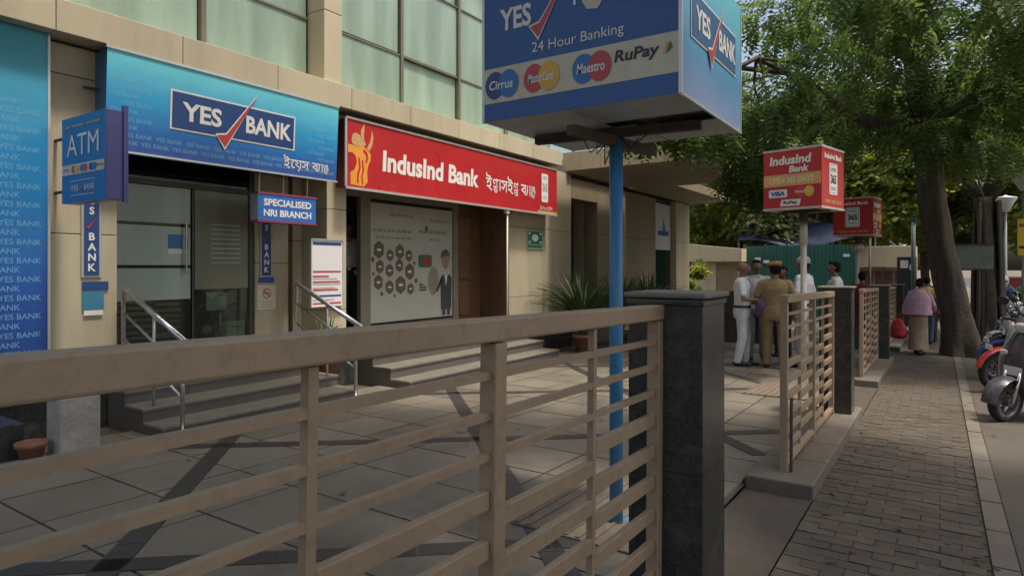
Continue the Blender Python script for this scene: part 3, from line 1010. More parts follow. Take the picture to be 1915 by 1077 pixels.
# hanging sign under the blue fascia
t = thing('hanging_sign', 'small blue hanging sign reading SPECIALISED NRI BRANCH', 'sign', (-6.36, 4.82, 1.975), FACE)
MB().box(-.402, .402, .004, .15, 0, .315).build('sign_box', mat('grey_box', (0.34, 0.35, 0.34), 0.5, 0.1, 5), t, bevel=0.005)
f = panel('printed_face', t, (0, 0, 0.012), 0, .80, .292, mat('bright_blue', (0.03, 0.15, 0.50), 0.3, 0.05))
for z0, z1 in ((-.012, .010), (.305, .328)):
    MB().box(-.408, .408, -.006, .15, z0, z1).build('edge_trim', mat('maroon_trim', (0.26, 0.05, 0.10), 0.5, 0.1), t)
text('SPECIALISED', white_p, f, 0, .205, w=.66, h=.082, bold=.035)
text('NRI BRANCH', white_p, f, 0, .085, w=.66, h=.082, bold=.035)
for x in (-.34, -.02, .32):
    MB().tube([(x, .07, .328), (x + .01, .07, .56)], .009, 6).build('hanger_rod', cream_p, t)

# upright name strips on the columns
def strip_sign(label, loc, h):
    t = thing('name_strip', label, 'sign', loc, FACE, 'upright blue name strips')
    MB().box(-.085, .085, .002, .012, 0, h).build('backing', mat('strip_backing', (0.40, 0.385, 0.34), 0.5, 0.1), t)
    f = panel('printed_face', t, (0, -.003, .02), 0, .125, h - .04, navy_p, .004)
    n = 8.2
    for i, ch in enumerate('KNAB'):
        text(ch, white_p, f, 0, .07 + i * .094, h=.07, bold=.03)
    for i, ch in enumerate('SEY'):
        zz = .59 + i * .094
        if zz < h - .08: text(ch, white_p, f, 0, zz, h=.07, bold=.03)
    tick(f, -.03, .42, .125, False)
    return t
strip_sign('navy upright name strip on the stone column below the projecting sign', (-6.485, 2.775, 1.36), 0.92)
strip_sign('navy upright name strip on the pilaster behind the hanging sign', (-6.935, 4.935, 1.33), 0.92)
t = thing('pamphlet_holder', 'small blue and teal pamphlet holder below the column name strip', 'holder', (-6.488, 2.80, 1.04), FACE)
MB().box(-.10, .12, 0, .012, .20, .28).build('header', navy_p, t)
MB().box(-.10, .08, 0, .03, .02, .19).build('pocket', mat('teal_print', (0.05, 0.22, 0.33), 0.4), t)
MB().box(-.09, .07, -.005, .0, -.03, .015).build('card', white_p, t)
t = thing('smoking_notice', 'pale no-smoking notice with blue header on the pilaster', 'notice', (-6.94, 4.945, 0.93), FACE)
MB().box(-.13, .13, .004, .012, 0, .30).build('board', cream_p, t)
MB().box(-.11, .11, .004, .012, .33, .40).build('header', blue_p, t)
flat([(0 + a, .20 + b) for a, b in disc(0, 0, .062, .062)], crimson_p, t, .002, 'prohibition_ring')
flat([(0 + a, .20 + b) for a, b in disc(0, 0, .050, .050)], cream_p, t, .0005, 'ring_ground')
flat([(-.045, .235), (-.035, .245), (.045, .165), (.035, .155)], crimson_p, t, -.001, 'bar')
flat(rect(-.04, .035, .193, .205), black_p, t, 0.0, 'cigarette')
for k in range(3): flat(rect(-.09, .09, .03 + k * .03, .037 + k * .03), grey_p, t, .002, 'print_line')

# notice board on the lit column
t = thing('notice_board', 'white notice board with red and blue printed lines on the column', 'notice board', (-6.455, 5.485, 0.965), FACE)
MB().box(-.255, .245, .004, .02, 0, .83).build('board', mat('board_white', (0.74, 0.73, 0.72), 0.4, 0.04), t)
for a in ((-.265, .255, -.01, .022, -.012, .002), (-.265, .255, -.01, .022, .828, .842), (-.265, -.253, -.01, .022, .002, .828), (.243, .255, -.01, .022, .002, .828)):
    MB().box(*a).build('frame', alu, t)
flat(rect(-.23, .22, .765, .80), navy_p, t, .002, 'print_header')
for z, mm, x1 in ((.42, crimson_p, .22), (.36, crimson_p, .02), (.335, grey_p, .15), (.29, crimson_p, .2), (.265, grey_p, .21), (.22, grey_p, .12), (.19, crimson_p, .17), (.115, navy_p, .22), (.07, grey_p, .1), (.02, crimson_p, .22)):
    flat(rect(-.23, x1, z, z + (.022 if mm is not grey_p else .01)), mm, t, .002, 'print_line')
# door poster, wing poster, green sign
t = thing('door_poster', 'small blue poster taped to the frosted glass door', 'poster', (-6.992, 3.83, 1.60), FACE)
MB().box(-.08, .08, 0, .002, .055, .21).build('sheet', mat('poster_blue', (0.04, 0.18, 0.42), 0.4), t)
MB().box(-.08, .08, 0, .002, 0, .054).build('caption', white_p, t)
t = thing('wing_poster', 'pale poster with blue figure in the side wing window', 'poster', (-6.575, 17.66, 1.95), FACE)
MB().box(-.60, .60, 0, .01, 0, 1.30).build('sheet', mat('poster_pale', (0.50, 0.54, 0.55), 0.5, 0.06), t)
flat([(-.05, .55), (.2, .55), (.15, .7), (.05, .78), (.1, .9), (.0, .86), (-.05, .7)], sky_p, t, -.003, 'figure')
flat(rect(-.40, .42, .40, .54), navy_p, t, -.003, 'title')
t = thing('green_notice', 'green and white safety notice on the beige wall', 'notice', (-6.535, 10.62, 1.80), FACE)
MB().box(-.30, .30, 0, .01, 0, .37).build('board', mat('pale_green', (0.30, 0.38, 0.30), 0.5), t)
flat(rect(-.26, .26, .10, .34), green_p, t, -.003, 'green_ground')
flat(disc(0, .22, .12, .07), pale_p, t, -.005, 'oval')
for sx in (-1, 1):
    for sz in (-1, 1):
        flat(disc(sx * .20, .22 + sz * .085, .035, .025), pale_p, t, -.005, 'dot')
flat(rect(-.26, .26, .03, .075), green_p, t, -.003, 'caption')

# lobby wall poster behind the glass
t = thing('lobby_poster', 'large white lobby poster with brown hexagons and a suited figure', 'poster', (-7.19, 7.92, 0.60), FACE)
MB().box(-.99, .99, .0, .006, 0, 1.84).build('sheet', mat('poster_white', (0.42, 0.425, 0.38), 0.45, 0.06), t)
def hexa(cx, cz, r): return [(cx + r * .86 * math.cos(R(30 + 60 * k)), cz + r * math.sin(R(30 + 60 * k))) for k in range(6)]
hexm = mat('hex_brown', (0.12, 0.095, 0.07), 0.5, 0.2)
for (cx, cz, r) in ((-.82, 1.12, .14), (-.58, 1.04, .10), (-.36, 1.10, .125), (-.15, 1.04, .10), (-.80, .86, .11), (-.59, .80, .11), (-.37, .88, .11), (-.13, .78, .14), (-.83, .62, .12), (-.59, .54, .115), (-.34, .57, .15), (-.11, .50, .10),
                    (-.95, .97, .045), (-.94, .75, .03), (-.02, .92, .035), (.02, .63, .045), (-.76, .44, .04), (-.48, .40, .03)):
    flat(hexa(cx, cz, r), hexm, t, -.003, 'hexagon')
    if r > .09:
        flat(hexa(cx, cz, r * .72), mat('hex_tan', (0.15, 0.115, 0.08), 0.5, 0.15), t, -.005, 'hexagon_fill')
        flat(rect(cx - r * .3, cx + r * .3, cz - r * .12, cz + r * .12), pale_p, t, -.006, 'icon')
for (x0, x1, z, h) in ((-.6, -.06, 1.66, .035), (-.95, -.10, 1.40, .045), (-.90, -.05, 1.30, .03), (.38, .88, 1.62, .04), (.10, .82, 1.42, .05), (.35, .62, 1.30, .035)):
    x = x0
    while x < x1 - .03:
        ww = rng.uniform(.05, .12)
        flat(rect(x, min(x1, x + ww), z, z + h), mat('poster_grey', (0.27, 0.26, 0.23), 0.5), t, -.003, 'print_line')
        x += ww + .025
flat(disc(.28, 1.50, .035, .04), hexm, t, -.003, 'dot')
flat(rounded(.08, .42, .85, 1.06, .05), green_p, t, -.003, 'card_border')
flat(rounded(.17, .40, .88, 1.03, .03), mat('card_red', (0.25, 0.07, 0.05), 0.5), t, -.005, 'card')
for k in range(3): flat(rect(.10, .28 - (.08 if k == 2 else 0), .46 + k * .045, .49 + k * .045), hexm, t, -.003, 'print_line')
suit = mat('suit_ink', (0.06, 0.062, 0.075), 0.5, 0.1)
skin_ink = mat('skin_ink', (0.30, 0.22, 0.15), 0.5, 0.1)
flat(disc(.46, .62, .14, .24), mat('bag_ink', (0.27, 0.235, 0.17), 0.5), t, -.003, 'sack')
flat(disc(.78, .96, .10, .14), skin_ink, t, -.004, 'face')
flat([(.655, 1.0), (.67, 1.10), (.74, 1.16), (.82, 1.16), (.89, 1.10), (.90, .98), (.86, 1.06), (.74, 1.05)], hexm, t, -.006, 'hair')
flat([(.64, .66), (.70, .72), (.90, .72), (.95, .66), (.93, .12), (.66, .12)], suit, t, -.005, 'jacket')
flat([(.66, .67), (.68, .60), (.56, .42), (.52, .46)], suit, t, -.005, 'sleeve')
flat([(.75, .72), (.79, .52), (.83, .72)], pale_p, t, -.007, 'shirt')
flat(rect(.69, .77, .02, .12), suit, t, -.005, 'trouser_leg')
flat(rect(.82, .90, .02, .12), suit, t, -.005, 'trouser_leg')

# ---------------------------------------------------------------- pole signs
# blue box sign on a blue pole
px_, py_ = -1.545, 3.40
t = thing('pole_sign', 'large blue box sign with card logos on a blue pole', 'pole sign', (px_, py_, G(py_)))
zb = 2.25 - G(py_)
MB().tube([(0, 0, 0), (0, 0, zb - .07)], .0385, 16).build('pole', blue_pole, t, smooth=True)
MB().box(-.11, .11, -.11, .11, 0.04, 0.062).build('base_plate', blue_pole, t)
MB().bar((-.50, -.06, zb - .03), (.47, .06, zb - .03), .05, .05).build('support_beam', rust, t)
MB().bar((-.06, -.44, zb - .082), (.06, .42, zb - .082), .05, .05).build('support_beam', rust, t)
wires = MB()
for k in range(5):
    a = k * 1.1
    wires.tube([(.03 * math.cos(a), .04 * math.sin(a), zb - .05), (.12 * math.cos(a) - .04, .1 * math.sin(a), zb - .13 - .03 * (k % 3)), (.2 * math.cos(a), .12 * math.sin(a), zb - .05)], .004, 5)
wires.build('loose_wire', black_p, t, smooth=True)
W, D, Hh = 1.115, 1.043, 0.735
for i, (x0, x1, y0, y1) in enumerate(((-W / 2, -.02, -D / 2, .0), (-W / 2, .12, .004, D / 2), (-.016, W / 2, -D / 2, -.13), (.124, W / 2, .10, D / 2))):
    MB().box(x0 + .003, x1 - .003, y0 + .003, y1 - .003, zb, zb + .006).build('underside_sheet', under, t)
MB().box(-W / 2 + .02, W / 2 - .02, -D / 2 + .02, D / 2 - .02, zb + .05, zb + .06).build('inner_deck', under, t)
MB().box(-W / 2, W / 2, -D / 2, D / 2, zb + Hh - .006, zb + Hh).build('lid', under, t)
for nm, loc, rz, w in (('front_face', (0, -D / 2 - .004, zb), 0, W), ('back_face', (0, D / 2 + .004, zb), R(180), W)):
    f = panel(nm, t, loc, rz, w, Hh, blue_p)
    flat(rect(-w / 2, w / 2, .095, .285), cream_p, f, -.003, 'white_band')
    text('24 Hour Banking', white_p, f, .02, .345, -.004, w=.52, h=.068)
    text('YES', white_p, f, -.345, .535, -.004, w=.20, h=.12, bold=.03)
    tick(f, -.20, .40, .34)
    flat(rect(.005, .02, .52, .60), white_p, f, -.004, 'stroke')
    hand = [(.06, .57), (.055, .53), (.08, .485), (.14, .475), (.165, .51), (.165, .58), (.15, .60), (.14, .565), (.125, .60), (.115, .57), (.10, .65), (.085, .65), (.085, .55)]
    flat(hand, cream_p, f, -.004, 'hand_icon')
    for k, (c1, c2, word, cx) in enumerate(((navy_p, sky_p, 'Cirrus', -.435), (crimson_p, yellow_p, 'MasterCard', -.185), (sky_p, crimson_p, 'Maestro', .105))):
        flat(disc(cx - .042, .19, .064, .075), c1, f, -.005, 'roundel')
        flat(disc(cx + .048, .19, .064, .075), c2, f, -.007, 'roundel')
        text(word, white_p, f, cx, .19, -.009, w=.155, h=.05, bold=.02, shear=.12)
    text('RuPay', black_p, f, .345, .21, -.005, w=.23, h=.075, bold=.03, shear=.15)
    flat([(.475, .185), (.495, .245), (.51, .215)], orange_p, f, -.005, 'arrow')
    flat([(.49, .185), (.51, .245), (.525, .215)], green_p, f, -.006, 'arrow')
for nm, loc, rz in (('side_face', (W / 2 + .004, 0, zb), R(90)), ('far_side_face', (-W / 2 - .004, 0, zb), R(-90))):
    f = panel(nm, t, loc, rz, D, Hh, grad_side)
    logo(f, 0.0, .41, .80, .235, navy=mat('slate_print', (0.045, 0.12, 0.26), 0.35, 0.06))
for a in ((-1, -1), (1, -1), (1, 1), (-1, 1)):
    MB().box(a[0] * W / 2 - .008, a[0] * W / 2 + .008, a[1] * D / 2 - .008, a[1] * D / 2 + .008, zb - .004, zb + Hh).build('corner_trim', alu, t)
MB().box(W / 2 - .0, W / 2 + .012, -D / 2, D / 2, zb - .012, zb + .0).build('bottom_trim', alu, t)

# red box signs on cream poles
def red_box(label, loc, rz, sleeve):
    t = thing('pole_sign', label, 'pole sign', loc, rz, 'red box signs on cream poles')
    zb = 2.28 + 0.20
    cream_pole = mat('cream_pole', (0.50, 0.47, 0.40), 0.5, 0.1, 5, dirt=(0.2, 0.17, 0.13), dirt_amt=0.4)
    MB().tube([(0, 0, 0.0), (0, 0, zb - .16)], .042 if not sleeve else .036, 14).build('pole', cream_pole, t, smooth=True)
    if sleeve: MB().tube([(0, 0, zb - .36), (0, 0, zb - .20)], .13, 16).build('collar', cream_pole, t, smooth=True)
    else: MB().tube([(0, 0, zb - .50), (0, 0, zb - .16)], .052, 14).build('collar', cream_pole, t, smooth=True)
    MB().tube([(0, 0, zb - .16), (0, 0, zb - .03)], .06, 10).build('clamp', rust, t)
    MB().box(-.17, .17, -.17, .17, zb - .19, zb - .17).build('clamp_plate', rust, t)
    MB().bar((-.36, 0, zb - .03), (.36, 0, zb - .03), .05, .05).build('support_beam', rust, t)
    s = .395
    MB().box(-s, s, -s, s, zb, zb + .79).build('sign_box', mat('red_box', (0.2, 0.02, 0.02), 0.5), t)
    MB().box(-s - .012, s + .012, -s - .012, s + .012, zb + .79, zb + .82).build('top_trim', cream_pole, t)
    for x0, x1, y0, y1 in ((-s - .012, s + .012, -s - .012, -s + .10), (-s - .012, s + .012, s - .10, s + .012), (-s - .012, -s + .10, -s + .101, s - .101), (s - .10, s + .012, -s + .101, s - .101)):
        MB().box(x0, x1, y0, y1, zb - .03, zb - .002).build('bottom_trim', cream_pole, t)
    for k, (loc_, rz_) in enumerate((((0, -s - .006, zb), 0), ((s + .006, 0, zb), R(90)), ((0, s + .006, zb), R(180)), ((-s - .006, 0, zb), R(-90)))):
        f = panel('printed_face', t, loc_, rz_, .79, .79, red_p)
        if k % 2 == 0:
            text('IndusInd', white_p, f, -.02, .66, -.004, w=.58, h=.125, bold=.04, shear=.12)
            text('Bank', white_p, f, .10, .53, -.004, w=.27, h=.095, bold=.04, shear=.12)
            flat(rect(-.395, .395, .30, .465), gold_p, f, -.003, 'gold_band')
            text('OPEN 365 DAYS', mat('cream_ink', (0.70, 0.58, 0.33), 0.4, 0.05), f, -.01, .383, -.005, w=.62, h=.095, bold=.05)
            flat(rounded(-.32, -.06, .145, .255, .02), pale_p, f, -.004, 'card_plate')
            text('VISA', navy_p, f, -.19, .20, -.006, w=.20, h=.065, bold=.05, shear=.1)
            flat(disc(.13, .21, .065, .075), crimson_p, f, -.004, 'roundel')
            flat(disc(.24, .21, .065, .075), yellow_p, f, -.005, 'roundel')
            text('MasterCard', cream_p, f, .17, .21, -.007, w=.24, h=.04, bold=.03)
            flat([(-.16, .02), (.11, .02), (.13, .11), (-.14, .11)], pale_p, f, -.004, 'card_plate')
            text('RuPay', black_p, f, -.015, .065, -.006, w=.20, h=.055, bold=.04, shear=.12)
        else:
            text('IndusInd Bank', white_p, f, 0.0, .69, -.004, w=.62, h=.075, bold=.04, shear=.08)
            flat(rounded(-.145, .145, .17, .60, .03), pale_p, f, -.004, 'badge')
            flat(rounded(-.125, .125, .19, .58, .025), gold_p if sleeve is False else grey_p, f, -.005, 'badge_line')
            flat(rounded(-.115, .115, .20, .57, .02), pale_p, f, -.006, 'badge_ground')
            text('OPEN', grey_p, f, 0, .515, -.008, w=.18, h=.055, bold=.03)
            text('365', black_p, f, 0, .385, -.008, w=.19, h=.13, bold=.04)
            text('DAYS', grey_p, f, 0, .255, -.008, w=.18, h=.055, bold=.03)
            text('OPEN 365 DAYS', gold_p, f, 0, .07, -.004, w=.60, h=.05, bold=.03)
    return t
red_box('red box sign on a cream pole between the policemen and the drop-bolt railing', (-1.62, 9.95, G(9.95) - .0), R(-13), False)
red_box('red box sign showing 365 on a thin pole with a wide collar', (-1.55, 16.4, G(16.4) + .02), R(-98), True)
# ---------------------------------------------------------------- handrails, posts, pots
def handrail(label, y):
    t = thing('handrail', label, 'handrail', (-6.42, y, FLOOR), 0, 'steel stair handrails')
    zl = G(y) + 0.05 - FLOOR
    x1 = 1.02
    zt0, zt1 = .81, .36
    MB().tube([(0, 0, 0), (0, 0, zt0 - .03), (.02, 0, zt0)], .019, 10).build('post', steel, t, smooth=True)
    MB().tube([(x1, 0, zl), (x1, 0, zt1)], .019, 10).build('post', steel, t, smooth=True)
    MB().tube([(.55, 0, zl + .2), (.55, 0, .58)], .013, 8).build('post', steel, t, smooth=True)
    MB().tube([(-.0, 0, zt0), (x1 + .1, 0, zt1 - .02)], .025, 12).build('top_rail', steel, t, smooth=True)
    for dz in (.24, .48):
        MB().tube([(.0, 0, zt0 - dz), (x1, 0, zt1 - dz)], .012, 8).build('mid_rail', steel, t, smooth=True)
    MB().lathe([(0.0, .012), (.05, .012), (.05, 0), (0, 0)], 14, c=(x1, 0, zl)).build('foot_flange', steel, t)
handrail('steel stair handrail beside the first stone column', 3.02)
handrail('steel stair handrail beside the notice board', 4.98)
t = thing('steel_post', 'thin pale post hanging below the red fascia sign', 'post', (-6.33, 9.36, G(9.4)))
MB().tube([(0, 0, 0.02), (0, 0, 2.66)], .016, 8).build('pole', cream_p, t, smooth=True)
MB().box(-.03, .03, -.06, .02, 2.58, 2.655).build('bracket', cream_p, t)

clay = mat('terracotta', (0.22, 0.10, 0.06), 0.8, 0.2, 8, 0.1, 60, dirt=(0.09, 0.07, 0.05), dirt_amt=0.5)
def pot(parent, r=.16, h=.26, c=(0, 0, 0)):
    MB().lathe([(0, .01), (r * .62, 0), (r * .92, h * .78), (r * 1.06, h * .78), (r * 1.06, h), (r * .9, h), (r * .86, h * .88), (0, h * .86)], 22, c=c).build('pot', clay, parent, smooth=True)
strap_leaf = mat('strap_leaf', (0.075, 0.12, 0.04), 0.45, 0.3, 5, rnd=0.2)
def strap_plant(name, label, loc, h, n, spread, group=None, cat='plant', seed=1):
    """a pot of arching strap leaves"""
    t = thing(name, label, cat, loc, 0, group)
    pot(t, .19, .34)
    rr = random.Random(seed)
    m = MB()
    for k in range(n):
        a = rr.uniform(0, 2 * math.pi)
        l = h * rr.uniform(.6, 1.05)
        s = spread * rr.uniform(.25, 1.0)
        w = rr.uniform(.016, .030)
        d = Vector((math.cos(a), math.sin(a), 0))
        q = Vector((-d.y, d.x, 0)) * w
        pts = []
        for i in range(6):
            u = i / 5
            pts.append(Vector((0, 0, .31)) + d * (s * u ** 1.7 + .05) + Vector((0, 0, l * (u - .42 * (s / spread) * u ** 2.6))))
        vs_, fs = [], []
        for i, p in enumerate(pts):
            ww = q * (1 - (i / 5) ** 2.2 * .93)
            vs_ += [p - ww, p + Vector((0, 0, -.006)), p + ww]
        for i in range(5):
            b = i * 3
            fs += [(b, b + 1, b + 4, b + 3), (b + 1, b + 2, b + 5, b + 4)]
        m.add(vs_, fs)
    o = m.build('foliage', strap_leaf, t)
    return t
strap_plant('potted_plant', 'big bushy potted plant with arching strap leaves by the dark doorway', (-5.7, 11.0, G(11.0) + .05), 1.45, 240, 1.1, seed=2)
strap_plant('potted_plant', 'tall bushy potted plant between two other strap-leaf plants by the doorway', (-5.5, 12.3, G(12.3) + .05), 1.5, 240, 1.1, seed=3)
strap_plant('potted_plant', 'spreading potted plant against the wing wall under the canopy', (-5.5, 13.8, G(13.8) + .05), 1.5, 200, 1.0, seed=4)
for k, (x, y_, lab) in enumerate(((-4.6, 12.4, 'potted plant with thin drooping blades under the canopy edge'), (-4.35, 13.3, 'small potted plant next to the grey planter trough'))):
    strap_plant('potted_plant', lab, (x, y_, G(y_) + .05), 1.15, 60, .75, seed=5 + k)
t = thing('planter_trough', 'low dark planter trough behind the policeman in white', 'planter', (-4.3, 15.2, G(15.2) + .05))
for k in range(6):
    MB().box(-.9 + k * .36, -.9 + k * .36 + .33, -.2, .2, 0, 1.12 + .04 * (k % 2)).build('slab', mat('trough_slab', (0.09, 0.08, 0.07), 0.8, 0.3, 5, rnd=.2), t, bevel=.01)
t = thing('flower_pot', 'empty clay flower pot at the foot of the blue printed panel', 'flower pot', (-5.60, 1.99, G(2.0) + .05))
pot(t, .10, .15)
MB().lathe([(0, .13), (.085, .13)], 16).build('soil', earth, t)
t = thing('stone_block', 'rough pale stone block beside the clay flower pot', 'stone block', (-5.60, 2.27, G(2.3) + .05))
MB().box(-.13, .13, -.14, .14, 0, .47).build('block', mat('rough_block', (0.36, 0.34, 0.30), 0.85, 0.25, 6, 0.6, 22), t, bevel=.02)
strap_plant('potted_plant', 'small plant at the foot of the pilaster beside the steps', (-6.25, 5.28, 0.06), .62, 40, .16, seed=9)

# things seen through the entrance glass
t = thing('reception_desk', 'dark reception desk behind the entrance glass', 'desk', (-8.1, 4.2, FLOOR))
dk = mat('dark_laminate', (0.03, 0.026, 0.024), 0.4, 0.2, 4)
MB().box(-.35, .3, -.75, .75, .68, .72).build('top', dk, t, bevel=.004)
MB().box(.24, .28, -.72, .72, 0, .68).build('front_panel', dk, t)
MB().box(-.32, .235, -.72, -.68, 0, .68).build('side_panel', dk, t)
MB().box(-.32, .235, .68, .72, 0, .68).build('side_panel', dk, t)
t = thing('notice_stand', 'white notice card on a slim stand behind the entrance glass', 'notice stand', (-7.06, 4.34, FLOOR), R(4))
MB().box(.012, .022, -.13, .13, .50, .71).build('card', white_p, t)
MB().box(.0225, .0235, .02, .11, .67, .685).build('print_line', grey_p, t)
MB().tube([(0, 0.06, .02), (0, 0.06, .60)], .014, 8).build('stem', steel, t, smooth=True)
MB().lathe([(0, .02), (.11, .016), (.12, 0)], 18, c=(0, .06, 0)).build('base', steel, t, smooth=True)
t = thing('carton', 'white carton on the floor stand behind the fixed glass', 'carton', (-7.18, 4.60, FLOOR))
MB().box(-.13, .13, -.12, .12, .0, .36).build('box', pale_p, t, bevel=.004)
MB().box(.131, .133, -.06, .06, .28, .30).build('slot', black_p, t)
t = thing('office_chair', 'black office chair beside the reception desk', 'chair', (-7.7, 3.75, FLOOR))
MB().box(-.22, .22, -.22, .22, .43, .50).build('seat', black_p, t, bevel=.02)
MB().box(-.25, -.20, -.21, .21, .55, .98).build('backrest', black_p, t, bevel=.02)
MB().tube([(0, 0, .05), (0, 0, .43)], .025, 8).build('stem', black_p, t)
for k in range(5):
    a = k * 2 * math.pi / 5
    MB().bar((0, 0, .06), (.25 * math.cos(a), .25 * math.sin(a), .04), .035, .03).build('leg', black_p, t)
MB().bar((-.22, 0, .47), (-.225, 0, .6), .05, .012, (1, 0, 0)).build('back_stay', black_p, t)

# ---------------------------------------------------------------- trees
bark = mat('bark', (0.085, 0.067, 0.048), 0.9, 0.45, 9, 1.0, 22, streak=True, dirt=(0.032, 0.027, 0.02), dirt_amt=0.8)
bark_g = mat('grey_bark', (0.085, 0.072, 0.055), 0.9, 0.3, 5, 0.8, 16)
leafA = leaf_mat('rain_leaf', (0.045, 0.092, 0.030), (0.115, 0.17, 0.055), .55)
leafB = leaf_mat('sun_leaf', (0.11, 0.165, 0.035), (0.20, 0.245, 0.06), .6)
leafC = leaf_mat('dusty_leaf', (0.11, 0.15, 0.066), (0.195, 0.225, 0.105), .6)

def frond_template(pairs=6, length=.36, lw=.12, ll=.05):
    v, f = [], []
    for i in range(pairs):
        u = (i + .8) / pairs
        x, z = length * u, -.10 * length * u * u * 3
        k = math.sin(math.pi * min(.95, .25 + u * .62))
        for s in (-1, 1):
            b = len(v)
            dx = .035 * k
            v += [(x, 0, z), (x + dx * .3 - ll * .5 * k, s * lw * .5 * k, z - .006), (x + dx * 1.2, s * lw * k, z - .028 * k), (x + dx * .3 + ll * .6 * k, s * lw * .5 * k, z - .002)]
            f.append((b, b + 1, b + 2, b + 3))
    return np.array(v, 'f'), np.array(f, 'i')
def sprig_template(n=7, size=.17, seed=4):
    rr = random.Random(seed)
    v, f = [], []
    for i in range(n):
        a = rr.uniform(0, 2 * math.pi)
        d = Vector((math.cos(a), math.sin(a), rr.uniform(-.6, .5))).normalized()
        q = d.cross(Vector((rr.uniform(-.4, .4), rr.uniform(-.4, .4), 1))).normalized()
        c = d * rr.uniform(.02, .13)
        l, w = size * rr.uniform(.7, 1.2), size * rr.uniform(.28, .42)
        b = len(v)
        v += [c, c + d * l * .5 + q * w, c + d * l, c + d * l * .5 - q * w]
        f.append((b, b + 1, b + 2, b + 3))
    return np.array([tuple(p) for p in v], 'f'), np.array(f, 'i')
FROND = frond_template()
SPRIG = sprig_template()
SPRIG2 = sprig_template(6, .26, 9)

def scatter(tpl, pos, out, scale, rs, droop=0.5):
    """copies of a leaf template at pos, each pointing outwards and down a little"""
    V, F = tpl
    n = len(pos)
    yaw = np.arctan2(out[:, 1], out[:, 0]) + rs.normal(0, .7, n)
    pit = np.clip(droop * rs.uniform(.1, 1.6, n) - out[:, 2] * .5, -.7, 1.3)
    rol = rs.normal(0, .5, n)
    cy, sy, cp, sp, cr, sr = np.cos(yaw), np.sin(yaw), np.cos(pit), np.sin(pit), np.cos(rol), np.sin(rol)
    Rm = np.empty((n, 3, 3))
    Rm[:, 0, 0] = cy * cp; Rm[:, 0, 1] = cy * sp * sr - sy * cr; Rm[:, 0, 2] = cy * sp * cr + sy * sr
    Rm[:, 1, 0] = sy * cp; Rm[:, 1, 1] = sy * sp * sr + cy * cr; Rm[:, 1, 2] = sy * sp * cr - cy * sr
    Rm[:, 2, 0] = -sp; Rm[:, 2, 1] = cp * sr; Rm[:, 2, 2] = cp * cr
    sc_ = scale * rs.uniform(.7, 1.25, n)
    P_ = np.einsum('nij,kj->nki', Rm, V) * sc_[:, None, None] + pos[:, None, :]
    k = len(V)
    Fi = (F[None] + (np.arange(n) * k)[:, None, None]).reshape(-1, F.shape[1])
    tint = np.repeat(np.clip(rs.normal(.45, .24, n), 0, 1), k)
    return P_.reshape(-1, 3).astype('f'), Fi.astype('i'), tint.astype('f')

def leaf_mesh(name, P_, Fi, tint, material):
    me = bpy.data.meshes.new(name)
    nv, nf = len(P_), len(Fi)
    me.vertices.add(nv)
    me.vertices.foreach_set('co', P_.ravel())
    me.loops.add(nf * 4)
    me.loops.foreach_set('vertex_index', Fi.ravel())
    me.polygons.add(nf)
    me.polygons.foreach_set('loop_start', np.arange(0, nf * 4, 4, dtype='i'))
    try: me.polygons.foreach_set('loop_total', np.full(nf, 4, 'i'))
    except Exception: pass
    a = me.attributes.new('tint', 'FLOAT', 'POINT')
    a.data.foreach_set('value', tint)
    me.materials.append(material)
    me.update()
    me.validate()
    return me

def clumped(rs, centres, radii, per):
    pos, out = [], []
    for c, r in zip(centres, radii):
        d = rs.normal(size=(per, 3))
        d /= np.linalg.norm(d, axis=1)[:, None]
        rad = r * rs.uniform(.35, 1.0, per) ** .6
        p = c + d * rad[:, None] * np.array([1, 1, .62])
        pos.append(p)
        out.append(d)
    return np.concatenate(pos), np.concatenate(out)

def wobble(pts, rs, amt):
    return [Vector(p) + Vector(rs.uniform(-amt, amt, 3).tolist()) for p in pts]

def rough_trunk(path, seed, rings=30, n=30):
    """a tapering stem with ridges, hollows and a flared foot"""
    q = np.random.RandomState(seed)
    ph = q.uniform(0, 6.28, 8)
    m = MB()
    pts, rad = [], []
    segs = len(path) - 1
    for i in range(rings):
        u = segs * i / (rings - 1)
        k = min(segs - 1, int(u)); f_ = u - k
        pts.append(path[k][0].lerp(path[k + 1][0], f_))
        rad.append(path[k][1] * (1 - f_) + path[k + 1][1] * f_)
    m.tube(pts, rad, n)
    H = max(.1, pts[-1].z)
    out = []
    for i, v in enumerate(m.v):
        r_ = min(len(pts) - 1, i // n)
        c = pts[r_]
        a = 2 * math.pi * (i % n) / n
        z = v[2]
        w = 1 + .07 * math.sin(3 * a + ph[0] + .7 * z) + .055 * math.sin(7 * a + ph[1] - 1.1 * z) + .035 * math.sin(13 * a + ph[2] + 2.1 * z) + .03 * math.sin(5.0 * z + ph[3]) + .02 * math.sin(17 * z + 4 * a + ph[4])
        w += .16 * max(0, 1 - z / .5) * math.sin(5 * a + ph[5])
        out.append((c.x + (v[0] - c.x) * w, c.y + (v[1] - c.y) * w, z))
    m.v = out
    return m

